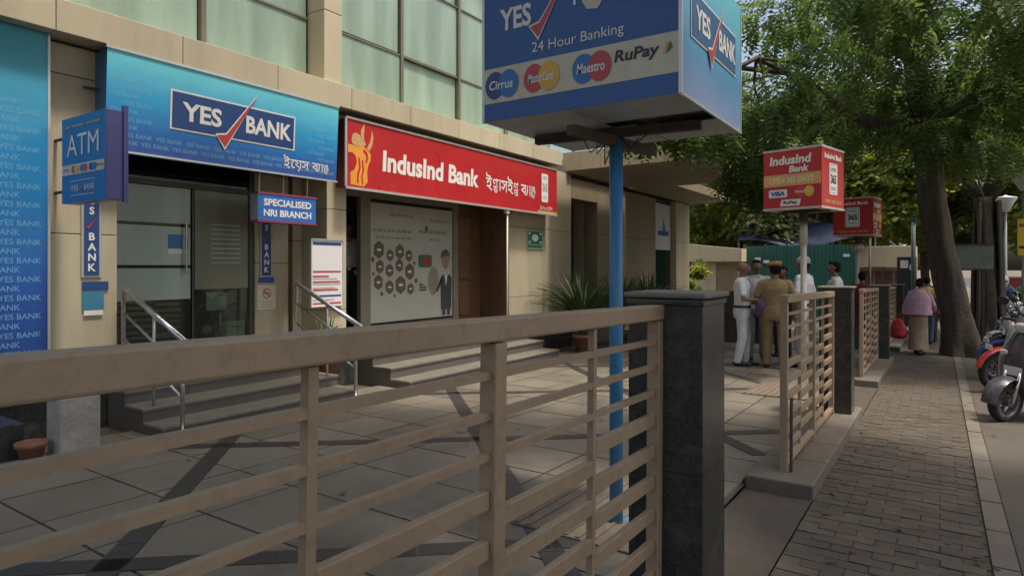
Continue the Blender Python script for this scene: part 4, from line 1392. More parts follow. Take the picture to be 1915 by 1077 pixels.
def tree(name, label, base, trunk, limbs, centres, radii, per, tpl, leaf, scale, seed, barkm=bark, group=None, droop=.5, keep=None):
    rs = np.random.RandomState(seed)
    t = thing(name, label, 'tree', base, 0, group)
    B0 = Vector(base)
    tr = rough_trunk([(Vector(p) - B0, r) for p, r in trunk], seed).build('trunk', barkm, t, smooth=True)
    for lb in limbs:
        MB().tube([Vector(p) - B0 for p, r in lb], [r for p, r in lb], 9).build('limb', barkm, tr, smooth=True)
    # twigs from the limbs into each leaf clump
    tips = [Vector(p) for lb in limbs for p, r in lb] + [Vector(trunk[-1][0])]
    tw = MB()
    for c in centres:
        c = Vector(tuple(c))
        s = min(tips, key=lambda q: (q - c).length)
        if (s - c).length > 6: continue
        mid = (s + c) / 2 + Vector((rs.uniform(-.2, .2), rs.uniform(-.2, .2), rs.uniform(.0, .3)))
        tw.tube([s - B0, mid - B0, c - B0], [.035, .022, .008], 5, caps=False)
    if tw.v:
        o = tw.build('branches', barkm, tr, smooth=True)
        o['kind'] = 'stuff'
    pos, out = clumped(rs, np.array(centres), radii, per)
    if keep is not None:
        k = keep(pos)
        pos, out = pos[k], out[k]
    P_, Fi, tint = scatter(tpl, pos - np.array(base), out, scale, rs, droop)
    me = leaf_mesh('crown', P_, Fi, tint, leaf)
    o = link('crown', me, None, t)
    return t

# the big street tree
rs = np.random.RandomState(21)
cs, rads = [], []
while len(cs) < 72:
    p = rs.uniform(-1, 1, 3)
    if np.linalg.norm(p) < 1:
        q = np.array([.3, 14.4, 5.5]) + p * np.array([4.7, 5.2, 2.0])
        if q[2] > 3.75 and q[1] > 9.4:
            cs.append(q); rads.append(rs.uniform(.55, .95))
for c, r in (((-3.7, 10.0, 3.85), .45), ((-3.2, 10.4, 3.75), .45), ((-4.3, 10.2, 3.95), .4), ((-3.15, 13.0, 3.2), .42), ((-2.75, 13.3, 3.0), .36), ((-3.0, 12.6, 3.65), .45), ((-3.4, 11.5, 4.2), .6), ((-2.7, 12.2, 4.3), .6)):
    cs.append(np.array(c)); rads.append(r)
g0 = G(15.65)
tree('street_tree', 'big dark-trunked street tree forking above the footpath with feathery leaves', (.38, 15.65, g0),
     [((.40, 15.65, g0 - .1), .42), ((.37, 15.65, g0 + .12), .35), ((.29, 15.65, .45), .265), ((.08, 15.65, 1.6), .24), ((-.12, 15.65, 2.8), .235), ((-.2, 15.62, 3.8), .255), ((-.2, 15.6, 4.3), .25)],
     [[((-.2, 15.6, 4.1), .24), ((-.7, 15.35, 4.28), .20), ((-1.2, 15.1, 4.42), .15), ((-1.7, 14.8, 4.75), .11), ((-2.6, 13.9, 5.4), .07), ((-3.4, 12.6, 5.3), .04)],
      [((-.2, 15.6, 4.1), .26), ((-.38, 15.5, 5.0), .20), ((-.5, 15.4, 5.9), .16), ((-.8, 14.8, 7.2), .10), ((-.9, 14.0, 8.2), .05)],
      [((-.15, 15.6, 4.0), .24), ((.3, 15.45, 4.5), .18), ((.75, 15.3, 4.85), .15), ((1.6, 15.0, 5.6), .10), ((2.8, 14.2, 6.4), .05)],
      [((-.1, 15.6, 4.3), .18), ((.3, 15.7, 5.4), .15), ((.9, 15.8, 6.8), .11), ((1.3, 16.5, 8.0), .05)],
      [((-1.7, 14.8, 4.75), .08), ((-2.1, 13.4, 5.0), .06), ((-2.6, 11.4, 5.0), .04), ((-3.4, 10.3, 4.3), .02)],
      [((-.5, 15.4, 5.9), .10), ((-.2, 13.6, 6.3), .07), ((.2, 11.6, 6.2), .03)]],
     cs, rads, 64, FROND, leafA, 1.35, 31, droop=.75)

# unseen street tree, added to shade the near footpath and plaza
cs, rads = [], []
ray0, rayd = np.array([-1.0, 3.4, 2.6]), np.array(to_sun)
while len(cs) < 170:
    p = rs.uniform(-1, 1, 3)
    if np.linalg.norm(p) < 1:
        q = np.array([.9, 1.6, 7.3]) + p * np.array([4.7, 5.6, 1.7])
        off = np.linalg.norm(np.cross(q - ray0, rayd))      # crown gap shaped to let sun reach the blue box sign
        if q[2] > 6.0 and q[1] < 6.3 and off > 1.3:
            cs.append(q); rads.append(rs.uniform(.6, 1.0))
g1 = G(-.8)
tree('street_tree', 'unseen street tree added to shade the footpath and plaza', (1.5, -.8, g1),
     [((1.5, -.8, g1 - .1), .42), ((1.55, -.8, .8), .32), ((1.8, -.6, 2.6), .28), ((2.2, -.3, 4.3), .26)],
     [[((2.2, -.3, 4.2), .2), ((.6, .6, 6.0), .12), ((-1.6, 1.6, 7.0), .05)], [((2.2, -.3, 4.2), .2), ((2.8, .9, 5.6), .14), ((3.4, 2.6, 6.8), .06)], [((2.2, -.3, 4.2), .18), ((3.0, -1.2, 5.8), .1), ((3.9, -2.2, 7.0), .05)], [((2.2, -.3, 4.2), .16), ((3.6, .4, 5.6), .1), ((5.0, 1.4, 7.0), .05)]],
     cs, rads, 60, SPRIG2, leafA, 1.3, 33)

# banyan with hanging roots further along
def blob(n, c, r, seed, inner=.25):
    q = np.random.RandomState(seed)
    a, b = [], []
    while len(a) < n:
        p = q.uniform(-1, 1, 3)
        if inner < np.linalg.norm(p) < 1:
            a.append(np.array(c) + p * np.array(r)); b.append(q.uniform(.5, .95) * min(r) / 2.6)
    return a, b
gb = G(20)
cs, rads = blob(44, (1.8, 21, 5.2), (3.2, 3.2, 1.8), 5)
bt = tree('banyan_tree', 'grey banyan with bundled hanging roots behind the nailed board', (1.0, 20.0, gb),
     [((1.05, 20, gb - .1), .34), ((1.05, 20, gb + .4), .22), ((1.0, 20, 1.4), .19), ((.9, 20, 3.2), .19)],
     [[((.9, 20, 3.0), .14), ((1.9, 20.4, 4.4), .10), ((3.0, 21, 5.6), .07)], [((.9, 20, 3.0), .14), ((.3, 20.8, 4.4), .09), ((-.6, 21.6, 5.4), .06)], [((.9, 20, 3.0), .12), ((1.4, 21.5, 4.8), .1), ((1.7, 22.6, 6.2), .05)]],
     cs, rads, 60, SPRIG, leafB, 1.15, 35, bark_g)
rr = random.Random(8)
for k in range(20):
    a = rr.uniform(0, 2 * math.pi)
    x, y_ = .30 * math.cos(a), .28 * math.sin(a)
    MB().tube([(x * 1.35, y_ * 1.3, 0), (x * 1.05, y_, .8), (x, y_, 2.0), (x * .8, y_ * .8, 3.5)], [rr.uniform(.04, .08), .045, .04, .04], 7).build('hanging_root', bark_g, bt, smooth=True)

# trees closing the view; each has its own place and crown
BGT = [
 ('plane_leaved_tree', 'broad sunny green tree rising behind the cream gate booth', (-8.6, 29), 4.2, (3.6, 2.4, 2.8), leafB, 12),
 ('shade_tree', 'mid green tree standing behind the teal hoarding', (-5.4, 28.5), 4.7, (3.2, 3.0, 2.7), leafC, 13),
 ('shade_tree', 'bright sunlit yellow-green tree behind the red box signs', (-2.4, 31), 4.9, (3.2, 3.0, 2.7), leafB, 14),
 ('shade_tree', 'mid green leafy tree over the low cream shed', (.2, 33), 5.0, (3.0, 3.0, 2.7), leafC, 15),
 ('shade_tree', 'tree with light green leaves behind the twin street lamps', (3.4, 32), 4.9, (3.0, 3.0, 2.8), leafB, 16),
 ('tall_tree', 'tall tree towering over the dusty trees beyond the booth', (-12.5, 40), 7.0, (5.0, 4, 4.4), leafC, 17),
 ('tall_tree', 'tall dark tree towering behind the teal hoarding trees', (-6.0, 43), 7.2, (5.0, 4, 4.6), leafA, 18),
 ('tall_tree', 'tall pale green tree behind the sunlit yellow-green tree', (-.6, 46), 7.2, (5.0, 4, 4.8), leafB, 19),
 ('tall_tree', 'tall tree at the far end of the street', (4.9, 48), 7.4, (5.0, 4, 5.0), leafA, 20),
 ('tall_tree', 'tall tree across the road beyond the lamps', (10.5, 45), 7.4, (5.0, 4, 5.0), leafC, 22),
]
for nm, lab, (x, y_), zc, r, lf_, sd in BGT:
    q = np.random.RandomState(sd)
    g = G(y_)
    n = 46 if r[0] < 4 else 74
    cs, rads = blob(n, (x, y_, zc), r, sd + 50)
    rads = [v * 1.25 for v in rads]
    L = float(q.uniform(-.4, .4))
    tr = [((x, y_, g - .1), .30), ((x + L * .3, y_, g + 1.2), .22), ((x + L, y_, zc - r[2] * .55), .18), ((x + L * 1.2, y_, zc), .12)]
    lim = []
    for k in range(4):
        a = k * 1.57 + float(q.uniform(-.4, .4))
        p0 = Vector((x + L, y_, zc - r[2] * .55))
        lim.append([(tuple(p0), .12), (tuple(p0 + Vector((math.cos(a) * r[0] * .3, math.sin(a) * r[1] * .3, r[2] * .3))), .08), (tuple(p0 + Vector((math.cos(a) * r[0] * .65, math.sin(a) * r[1] * .65, r[2] * .6))), .04)])
    tree(nm, lab, (x, y_, g), tr, lim, cs, rads, 34 if r[0] < 4 else 40, SPRIG if r[0] < 4 else SPRIG2, lf_, 1.7 if r[0] < 4 else 2.0, sd, bark_g, 'trees closing the view')

def shrub(label, loc, r, leaf, seed, n=16):
    cs, rads = blob(n, (loc[0], loc[1], loc[2] + r[2]), r, seed, 0)
    q = np.random.RandomState(seed)
    t = thing('shrub', label, 'shrub', loc, 0, 'shrubs behind the hoardings')
    m = MB()
    for k in range(5):
        m.tube([(0, 0, -.05), (float(q.uniform(-.3, .3)) * r[0], float(q.uniform(-.3, .3)) * r[1], r[2] * 1.4)], [.03, .012], 6)
    o = m.build('stems', bark_g, t); o['kind'] = 'stuff'
    pos, out = clumped(q, np.array(cs), [v * 1.6 for v in rads], 60)
    P_, Fi, tint = scatter(SPRIG, pos - np.array(loc), out, 1.0, q, .3)
    link('foliage', leaf_mesh('foliage', P_, Fi, tint, leaf), None, t)
shrub('bright green bush between the bank wing and the cream booth', (-7.3, 22.0, G(22)), (.9, .7, .95), leafB, 61)
shrub('dark bush behind the planter trough', (-8.6, 25.8, G(26)), (1.3, .8, 1.5), leafA, 62)
shrub('leafy bush against the far red wall', (2.9, 27, G(27)), (1.0, .9, .8), leafA, 63)

# fallen leaves
m = MB()
rr = random.Random(12)
for k in range(260):
    y_ = rr.uniform(2.5, 16)
    x = rr.choice((rr.uniform(-.68, -.45), rr.uniform(-.68, 1.0), rr.uniform(-4.8, -1.2)))
    a, s = rr.uniform(0, 6.28), rr.uniform(.012, .035)
    c, d = math.cos(a) * s, math.sin(a) * s
    z = G(y_) + (.006 if x > -.7 else .060)
    m.add([(x - c, y_ - d, z + .004), (x + d * .5, y_ - c * .5, z + rr.uniform(.0, .01)), (x + c, y_ + d, z + .008), (x - d * .5, y_ + c * .5, z)], [(0, 1, 2, 3)])
o = m.build('fallen_leaves', mat('dry_leaf', (0.10, 0.055, 0.03), 0.8, 0.4, 20))
o['kind'] = 'stuff'; o['label'] = 'dry brown leaves scattered on the footpath'; o['category'] = 'leaves'
# ---------------------------------------------------------------- people
def remeshed(mb, name, voxel, smooth_it=3, folds=0.0, seed=0):
    me = bpy.data.meshes.new(name)
    me.from_pydata(mb.v, [], mb.f)
    bm = bmesh.new(); bm.from_mesh(me)
    bmesh.ops.recalc_face_normals(bm, faces=bm.faces)
    bm.to_mesh(me); bm.free()
    o = bpy.data.objects.new(name, me)
    r = o.modifiers.new('r', 'REMESH'); r.mode = 'VOXEL'; r.voxel_size = voxel
    s = o.modifiers.new('s', 'SMOOTH'); s.factor = .5; s.iterations = smooth_it
    out = evaluate(o)
    if folds > 0:
        n = len(out.vertices)
        co = np.empty(n * 3, 'f'); out.vertices.foreach_get('co', co); co = co.reshape(-1, 3)
        no = np.empty(n * 3, 'f'); out.vertices.foreach_get('normal', no); no = no.reshape(-1, 3)
        rs_ = np.random.RandomState(seed)
        d = np.zeros(n)
        for k in range(7):
            w = rs_.normal(size=3) * np.array([20, 20, 11])
            d += np.sin(co @ w + rs_.uniform(0, 6.28)) / 7
        co = co + no * (d * folds)[:, None]
        out.vertices.foreach_set('co', co.astype('f').ravel())
        out.update()
    out.name = name
    return out

SKIN = mat('brown_skin', (0.20, 0.105, 0.062), 0.5, 0.12, 14, 0.05, 90)
HAIR = mat('black_hair', (0.010, 0.008, 0.007), 0.75, 0.3, 40, 0.4, 120, spec=0.15)
EYEW = mat('eye_white', (0.6, 0.58, 0.55), 0.3, 0.02)
SHOE = mat('black_leather', (0.014, 0.013, 0.013), 0.35, 0.2, 20)
def cloth(name, c): return mat(name, c, 0.85, 0.16, 11, 0.55, 26)

def hand(mb, wrist, d, palm_n, side):
    """palm and five bent fingers, continuing the forearm along d"""
    d = Vector(d).normalized()
    n = Vector(palm_n); n = (n - d * n.dot(d)).normalized()
    a = d.cross(n).normalized() * side
    w = Vector(wrist)
    for k in range(4):
        o = a * (.028 - k * .019)
        mb.capsule(w + d * .01 + o * .6, w + d * .085 + o, .017, .014, 8)
        L = (.062, .072, .067, .052)[k]
        p0 = w + d * .09 + o
        p1 = p0 + d * L * .55 + n * .010
        p2 = p1 + d * L * .32 + n * .024
        mb.capsule(p0, p1, .0095, .009, 7)
        mb.capsule(p1, p2, .009, .0075, 7)
    t0 = w + d * .025 + a * .026
    t1 = t0 + d * .035 + a * .032 + n * .006
    t2 = t1 + d * .032 + a * .008 + n * .012
    mb.capsule(t0, t1, .014, .011, 7)
    mb.capsule(t1, t2, .0105, .0085, 7)

def person(label, loc, yaw, h, top, bottom, arms=None, stride=0.0, hair=HAIR, headgear=None, gear_mat=None, skirt=False, sleeves=.7, group=None,
           look=0.0, seed=0, belt=True, lean=0.0, sit=False, face_hair=False, bun=False, tuck=True, girth=1.05):
    """a figure facing its own +x; arms: {side: (elbow, wrist)}"""
    k = h / 1.75
    t = thing('person', label, 'person', loc, yaw, group)
    t.scale = (k * girth, k * girth, k)
    A = {1: ((-.03, .245, 1.14), (.05, .25, .90)), -1: ((-.03, -.245, 1.14), (.05, -.25, .90))}
    if arms: A.update(arms)
    def ln(p):                      # lean of everything above the hips
        x, y_, z = p
        return (x + max(0, z - .95) * lean, y_, z)
    if sit:
        hips = {s: (0, s * .10, .80) for s in (1, -1)}
        knees = {s: (.42, s * .17, .78) for s in (1, -1)}
        ankles = {s: (.34, s * .19, .34) for s in (1, -1)}
    else:
        hips = {s: (0, s * .09, .92) for s in (1, -1)}
        knees = {s: (.03 + s * stride * .55, s * .10, .49) for s in (1, -1)}
        ankles = {s: (-.01 + s * stride, s * .105, .085 + (abs(stride) * .12 if s * stride < 0 else 0)) for s in (1, -1)}
    dz = -.12 if sit else 0
    def T(p): return ln((p[0], p[1], p[2] + dz))
    body = MB()
    for s in (1, -1):
        body.capsule(hips[s], knees[s], .075, .052)
        body.capsule(knees[s], ankles[s], .050, .035)
        sh = T((0, s * .175, 1.425))
        e, w = T(A[s][0]), T(A[s][1])
        body.capsule(T((0, s * .06, 1.44)), sh, .05, .05)
        body.capsule(sh, e, .047, .037)
        body.capsule(e, w, .038, .025)
        dd = Vector(w) - Vector(e)
        hand(body, w, dd, (0.25, -s, 0.1) if abs(dd.normalized().z) > .6 else (0, -s * .6, .8), 1 if s > 0 else -1)
    body.ell(T((0, 0, .97)), (.10, .145, .12))
    body.ell(T((0.0, 0, 1.14)), (.095, .13, .16))
    body.ell(T((0.005, 0, 1.33)), (.105, .155, .17))
    body.capsule(T((-.01, 0, 1.44)), T((.012, 0, 1.57)), .056, .050)
    rot = Matrix.Rotation(look, 3, 'Z')
    hc = Vector(T((.02, 0, 1.645)))
    def H(x, y_, z): return hc + rot @ Vector((x, y_, z))
    body.ell(H(-.008, 0, .02), (.094, .074, .088), rot)
    body.ell(H(.022, 0, -.035), (.066, .060, .078), rot)
    body.ell(H(.040, 0, -.080), (.036, .036, .030), rot)          # chin
    body.ell(H(.084, 0, .030), (.016, .045, .010), rot)           # brow
    body.capsule(H(.088, 0, .018), H(.103, 0, -.018), .009, .013, 8)  # nose
    body.ell(H(.082, 0, -.048), (.013, .025, .009), rot)          # lips
    for s in (1, -1):
        body.ell(H(-.006, s * .075, -.005), (.018, .010, .030), rot)  # ears
        body.ell(H(.066, s * .038, -.018), (.022, .022, .018), rot)   # cheeks
    bo = link('body', remeshed(body, 'body', .0085, 2), SKIN, t, smooth=True)
    for s in (1, -1):
        MB().ell(H(.080, s * .031, .010), (.011, .013, .009), rot, 8, 6).build('eye', EYEW, bo, smooth=True)
        MB().ell(H(.0895, s * .031, .010), (.003, .006, .006), rot, 8, 6).build('pupil', HAIR, bo, smooth=True)
    # hair
    if hair is not None:
        hm = MB()
        hm.ell(H(-.028, 0, .038), (.088, .083, .086), rot)
        hm.ell(H(-.045, 0, -.012), (.062, .076, .072), rot)
        hm.ell(H(.03, 0, .082), (.058, .062, .034), rot)
        if bun: hm.ell(H(-.125, 0, -.03), (.05, .055, .05), rot)
        if face_hair: hm.ell(H(.092, 0, -.037), (.014, .034, .010), rot)
        link('hair', remeshed(hm, 'hair', .011, 2, .006, seed + 3), hair, t, smooth=True)
    # clothes
    sm = MB()
    hem = .90 if tuck else .80
    if sit: hem = .92
    def ring(z, rx, ry, dx=0): p = T((dx, 0, z)); return (p[2], p[0], p[1], rx, ry)
    sm.loft([ring(hem, .128, .172), ring(.97, .125, .168), ring(1.06, .122, .165, .006), ring(1.2, .128, .175, .008), ring(1.33, .130, .186), ring(1.41, .108, .185, -.004), ring(1.455, .082, .13, -.01), ring(1.495, .062, .068, -.006)])
    for s in (1, -1):
        sh, e = Vector(T((0, s * .165, 1.418))), Vector(T(A[s][0]))
        q = sh.lerp(e, min(1.0, sleeves))
        sm.capsule(sh, q, .066, .060 if sleeves < 1 else .052)
        if sleeves > 1:
            w = Vector(T(A[s][1]))
            sm.capsule(e, e.lerp(w, min(.95, sleeves - 1)), .052, .042)
        sm.capsule(T((0, s * .05, 1.42)), sh, .07, .066)
    shirt = link('shirt', remeshed(sm, 'shirt', .0115, 2, .007, seed + 1), top, t, smooth=True)
    bm_ = MB()
    if skirt:
        bm_.loft([ring(.12, .20 + abs(stride) * .4, .19), ring(.3, .18 + abs(stride) * .3, .185), ring(.6, .16, .19), ring(.9, .15, .185), ring(1.02, .128, .168)])
    else:
        bm_.loft([ring(.80, .115, .155), ring(.88, .132, .170), ring(.96, .126, .168), ring(1.03, .122, .163)])
        for s in (1, -1):
            bm_.capsule(hips[s], knees[s], .094, .074)
            a = Vector(ankles[s])
            bm_.capsule(knees[s], a + Vector((0, 0, .0)), .074, .063)
    link('skirt' if skirt else 'trousers', remeshed(bm_, 'trousers', .0125, 2, .007, seed + 2), bottom, t, smooth=True)
    if belt and not skirt:
        m = MB(); m.loft([ring(.985, .134, .178), ring(1.025, .133, .176)]); m.build('belt', SHOE, t, smooth=False)
        p = T((.134, 0, 1.005)); MB().box(p[0] - .004, p[0] + .006, -.022, .022, p[2] - .018, p[2] + .018).build('buckle', steel, t)
    for s in (1, -1):
        a = ankles[s]
        zz = a[2] - .085
        m = MB()
        m.ell((a[0] + .10, a[1], zz + .035), (.105, .044, .036))
        m.ell((a[0] - .01, a[1], zz + .045), (.065, .040, .046))
        m.capsule((a[0], a[1], zz + .05), (a[0], a[1], zz + .10), .042, .045)
        m.v = [(x, y_, max(z, zz + .004)) for x, y_, z in m.v]
        m.build('shoe', SHOE, t, smooth=True)
    if headgear == 'beret':
        m = MB(); m.ell(H(-.012, .012, .105), (.118, .108, .042), rot @ Matrix.Rotation(R(-10), 3, 'X')); m.ell(H(-.01, 0, .075), (.100, .086, .03), rot)
        link('cap', remeshed(m, 'cap', .011, 2, .004, seed), gear_mat, t, smooth=True)
        m = MB(); c = H(-.01, 0, .058); m.lathe([(.099, -.004), (.099, .014)], 22, c=tuple(c)); m.build('cap_band', SHOE, t, smooth=True)
    if headgear == 'cap':
        m = MB(); m.ell(H(-.010, 0, .065), (.106, .092, .07), rot); m.ell(H(-.03, 0, .03), (.088, .086, .05), rot)
        link('cap', remeshed(m, 'cap', .011, 2, .003, seed), gear_mat, t, smooth=True)
    if headgear == 'helmet':
        m = MB(); m.ell(H(-.01, 0, .03), (.145, .125, .14), rot); m.ell(H(-.02, 0, -.05), (.13, .118, .09), rot)
        link('helmet', remeshed(m, 'helmet', .012, 2), gear_mat, t, smooth=True)
        m = MB(); m.ell(H(.03, 0, -.01), (.112, .112, .055), rot); m.build('visor', SHOE, t, smooth=True)
    return t, T, k

wshirt = cloth('white_uniform', (0.62, 0.64, 0.68))
wtrou = cloth('white_trousers', (0.56, 0.57, 0.60))
khaki = cloth('khaki_uniform', (0.235, 0.17, 0.082))
GP = 'people gathered on the plaza'
zp = lambda y_: G(y_) + .052
# policeman in white, holding a purple bundle
y_ = 10.95
t, T, k = person('policeman in white uniform and black belt holding a purple bundle', (-2.72, y_, zp(y_)), R(12), 1.70, wshirt, wtrou,
    {1: ((.02, .24, 1.14), (.25, .14, 1.10)), -1: ((.03, -.25, 1.14), (.27, -.16, 1.12))}, hair=None, seed=1, look=R(6), girth=1.12, stride=.05)
o = thing('cloth_bundle', 'purple cloth bundle held by the policeman in white', 'bundle', (-2.72 + .33 * math.cos(R(12)), y_ - .06, zp(y_) + .95))
m = MB(); m.ell((0, 0, .06), (.11, .12, .15)); m.ell((-.02, .03, -.05), (.09, .10, .10)); m.ell((.03, -.02, .18), (.06, .08, .06))
link('wrap', remeshed(m, 'wrap', .014, 2, .018, 5), cloth('purple_cloth', (0.13, 0.075, 0.15)), o, smooth=True)
# khaki policeman seen from behind
y_ = 10.92
person('policeman in khaki uniform and beret standing with his back to the gateway', (-2.20, y_, zp(y_)), R(104), 1.68, khaki, khaki,
    {1: ((.0, .26, 1.15), (.16, .22, 1.02)), -1: ((-.03, -.265, 1.15), (.04, -.27, .92))}, headgear='beret', gear_mat=cloth('khaki_beret', (0.30, 0.185, 0.06)), seed=2, belt=False, look=R(10), girth=1.2, stride=.06)
# man facing them
y_ = 11.95
person('man in pale grey shirt facing the khaki policeman', (-2.72, y_, zp(y_)), R(-70), 1.76, cloth('pale_shirt', (0.42, 0.43, 0.42)), cloth('grey_trousers', (0.14, 0.14, 0.15)), seed=3, face_hair=True)
y_ = 12.7
person('man in dark green shirt behind the group of policemen', (-2.42, y_, zp(y_)), R(-110), 1.66, cloth('dark_green_shirt', (0.03, 0.05, 0.035)), cloth('dark_trousers', (0.03, 0.03, 0.035)), seed=4)
y_ = 11.35
person('policeman in white with grey headscarf behind the railing', (-1.84, y_, zp(y_)), R(165), 1.78, wshirt, wtrou,
    {1: ((.02, .25, 1.14), (.22, .16, 1.08))}, headgear='cap', gear_mat=cloth('grey_cap', (0.34, 0.37, 0.38)), seed=5)
y_ = 12.3
person('dark-haired man in white shirt behind the end pillar', (-1.5, y_, zp(y_)), R(190), 1.74, cloth('plain_white_shirt', (0.60, 0.60, 0.58)), cloth('black_trousers', (0.03, 0.03, 0.033)), seed=6, tuck=False)
y_ = 15.2
person('man in maroon shirt past the second red box sign', (-1.35, y_, zp(y_)), R(100), 1.60, cloth('maroon_shirt', (0.13, 0.025, 0.022)), cloth('brown_trousers', (0.05, 0.04, 0.035)), seed=7)
# woman in the pink shawl with her red bag
y_ = 15.3
pink = cloth('pink_shawl', (0.55, 0.34, 0.42))
t, T, k = person('woman in dusty pink shawl and tan skirt walking away with a red bag', (-.36, y_, G(y_) + .004), R(72), 1.52, pink, cloth('tan_skirt', (0.33, 0.25, 0.17)),
    {1: ((-.02, .27, 1.12), (-.02, .30, .86)), -1: ((.08, -.27, 1.14), (.24, -.24, .98))}, skirt=True, sleeves=1.7, belt=False, stride=.16, lean=.14, bun=True, seed=8)
m = MB()
def ring_(z, rx, ry, dx=0): p = T((dx, 0, z)); return (p[2], p[0], p[1], rx, ry)
m.loft([ring_(.92, .19, .27, -.02), ring_(1.1, .175, .255, -.02), ring_(1.3, .165, .235, -.02), ring_(1.44, .125, .18, -.03), ring_(1.52, .075, .09, -.03)])
link('shawl', remeshed(m, 'shawl', .014, 2, .008, 44), pink, t, smooth=True)
o = thing('carrier_bag', 'red carrier bag hanging from the hand of the woman in pink', 'bag', (-.70, y_ - .10, G(y_) + .32), R(72))
m = MB(); m.loft([(0, 0, 0, .07, .12), (.06, 0, 0, .11, .16), (.22, 0, 0, .10, .15), (.34, 0, 0, .06, .10), (.40, 0, 0, .03, .04)])
link('bag_body', remeshed(m, 'bag_body', .014, 2, .016, 12), mat('red_plastic', (0.48, 0.03, 0.04), 0.35, 0.1, 8), o, smooth=True)
MB().tube([(0, -.04, .38), (0.01, -.03, .47), (.01, .0, .50), (.01, .03, .47), (0, .04, .38)], .007, 6).build('bag_handle', MATS['red_plastic'], o, smooth=True)
y_ = 18.2
person('person in yellow top walking beyond the woman in pink', (-.26, y_, G(y_) + .004), R(80), 1.58, cloth('yellow_top', (0.46, 0.36, 0.12)), cloth('blue_jeans', (0.05, 0.07, 0.13)), stride=.12, seed=9, belt=False, tuck=False)
y_ = 18.9
person('person in blue shirt with dark shoulder bag beside the tree trunk', (-.02, y_, G(y_) + .004), R(95), 1.62, cloth('blue_shirt', (0.045, 0.06, 0.19)), cloth('dark_trousers', (0.03, 0.03, 0.035)), stride=-.12, seed=10, belt=False, tuck=False)
# guard in the lobby doorway
person('guard in white shirt and dark trousers in the lobby doorway', (-7.62, 6.86, FLOOR + .002), R(-30), 1.70, cloth('guard_shirt', (0.55, 0.56, 0.58)), cloth('black_trousers', (0.03, 0.03, 0.033)), seed=11)
# ---------------------------------------------------------------- motorcycles and scooters
rubber = mat('tyre_rubber', (0.018, 0.018, 0.018), 0.8, 0.2, 20, 0.2, 60)
chrome = mat('chrome', (0.6, 0.6, 0.6), 0.15, 0.05, metal=1.0)
engine = mat('engine_alloy', (0.16, 0.16, 0.165), 0.45, 0.2, 12, metal=0.7)
seat_m = mat('seat_vinyl', (0.018, 0.017, 0.017), 0.55, 0.2, 12)
lens = mat('lamp_glass', (0.55, 0.56, 0.56), 0.1, 0.05, coat=.6)
mirror_g = mat('mirror_glass', (0.75, 0.77, 0.78), 0.08, 0.03, metal=.9)
def wheel(parent, name, x, r, w, spokes=8):
    wl = MB().lathe([(r - .065, -w * .42), (r - .02, -w * .5), (r - .004, -w * .28), (r, 0), (r - .004, w * .28), (r - .02, w * .5), (r - .065, w * .42), (r - .065, -w * .42)], 30, 'y').build(name, rubber, parent, smooth=True, loc=(x, 0, r))
    MB().lathe([(r - .066, -w * .42), (r - .085, -w * .36), (r - .085, w * .36), (r - .066, w * .42)], 30, 'y').build('rim', engine, wl, smooth=True)
    for k in range(spokes):
        a = k * 2 * math.pi / spokes
        MB().bar((.03 * math.cos(a), 0, .03 * math.sin(a)), ((r - .08) * math.cos(a), 0, (r - .08) * math.sin(a)), .022, .02, (0, 1, 0)).build('spoke', engine, wl)
    MB().lathe([(0, -.06), (.045, -.06), (.045, .06), (0, .06)], 16, 'y').build('hub', engine, wl)
    MB().lathe([(.07, -.055), (.11, -.055), (.11, -.050), (.07, -.050), (.07, -.055)], 20, 'y').build('brake_disc', chrome, wl)

def curved_sheet(m, x0, z0, r, a0, a1, w, n=9):
    """mudguard: an arched strip about (x0, z0)"""
    vs_, fs = [], []
    for i in range(n):
        a = R(a0 + (a1 - a0) * i / (n - 1))
        for (rr_, yy) in ((r - .02, -w / 2), (r, -w / 4), (r + .006, 0), (r, w / 4), (r - .02, w / 2)):
            vs_.append((x0 + rr_ * math.cos(a), yy, z0 + rr_ * math.sin(a)))
    for i in range(n - 1):
        for k in range(4):
            b = i * 5 + k
            fs.append((b, b + 1, b + 6, b + 5))
    m.add(vs_, fs)

def lathe_loft(rings, n=14):
    """rings along x: (x, z, ry, rz)"""
    m = MB()
    vs_, fs = [], []
    for (x, z, ry, rz) in rings:
        for k in range(n):
            a = 2 * math.pi * k / n
            vs_.append((x, ry * math.cos(a), z + rz * math.sin(a)))
    for i in range(len(rings) - 1):
        for k in range(n):
            a, b = i * n + k, i * n + (k + 1) % n
            fs.append((a, b, b + n, a + n))
    fs.append(tuple(range(n))); fs.append(tuple((len(rings) - 1) * n + k for k in range(n)))
    return m.add(vs_, fs)

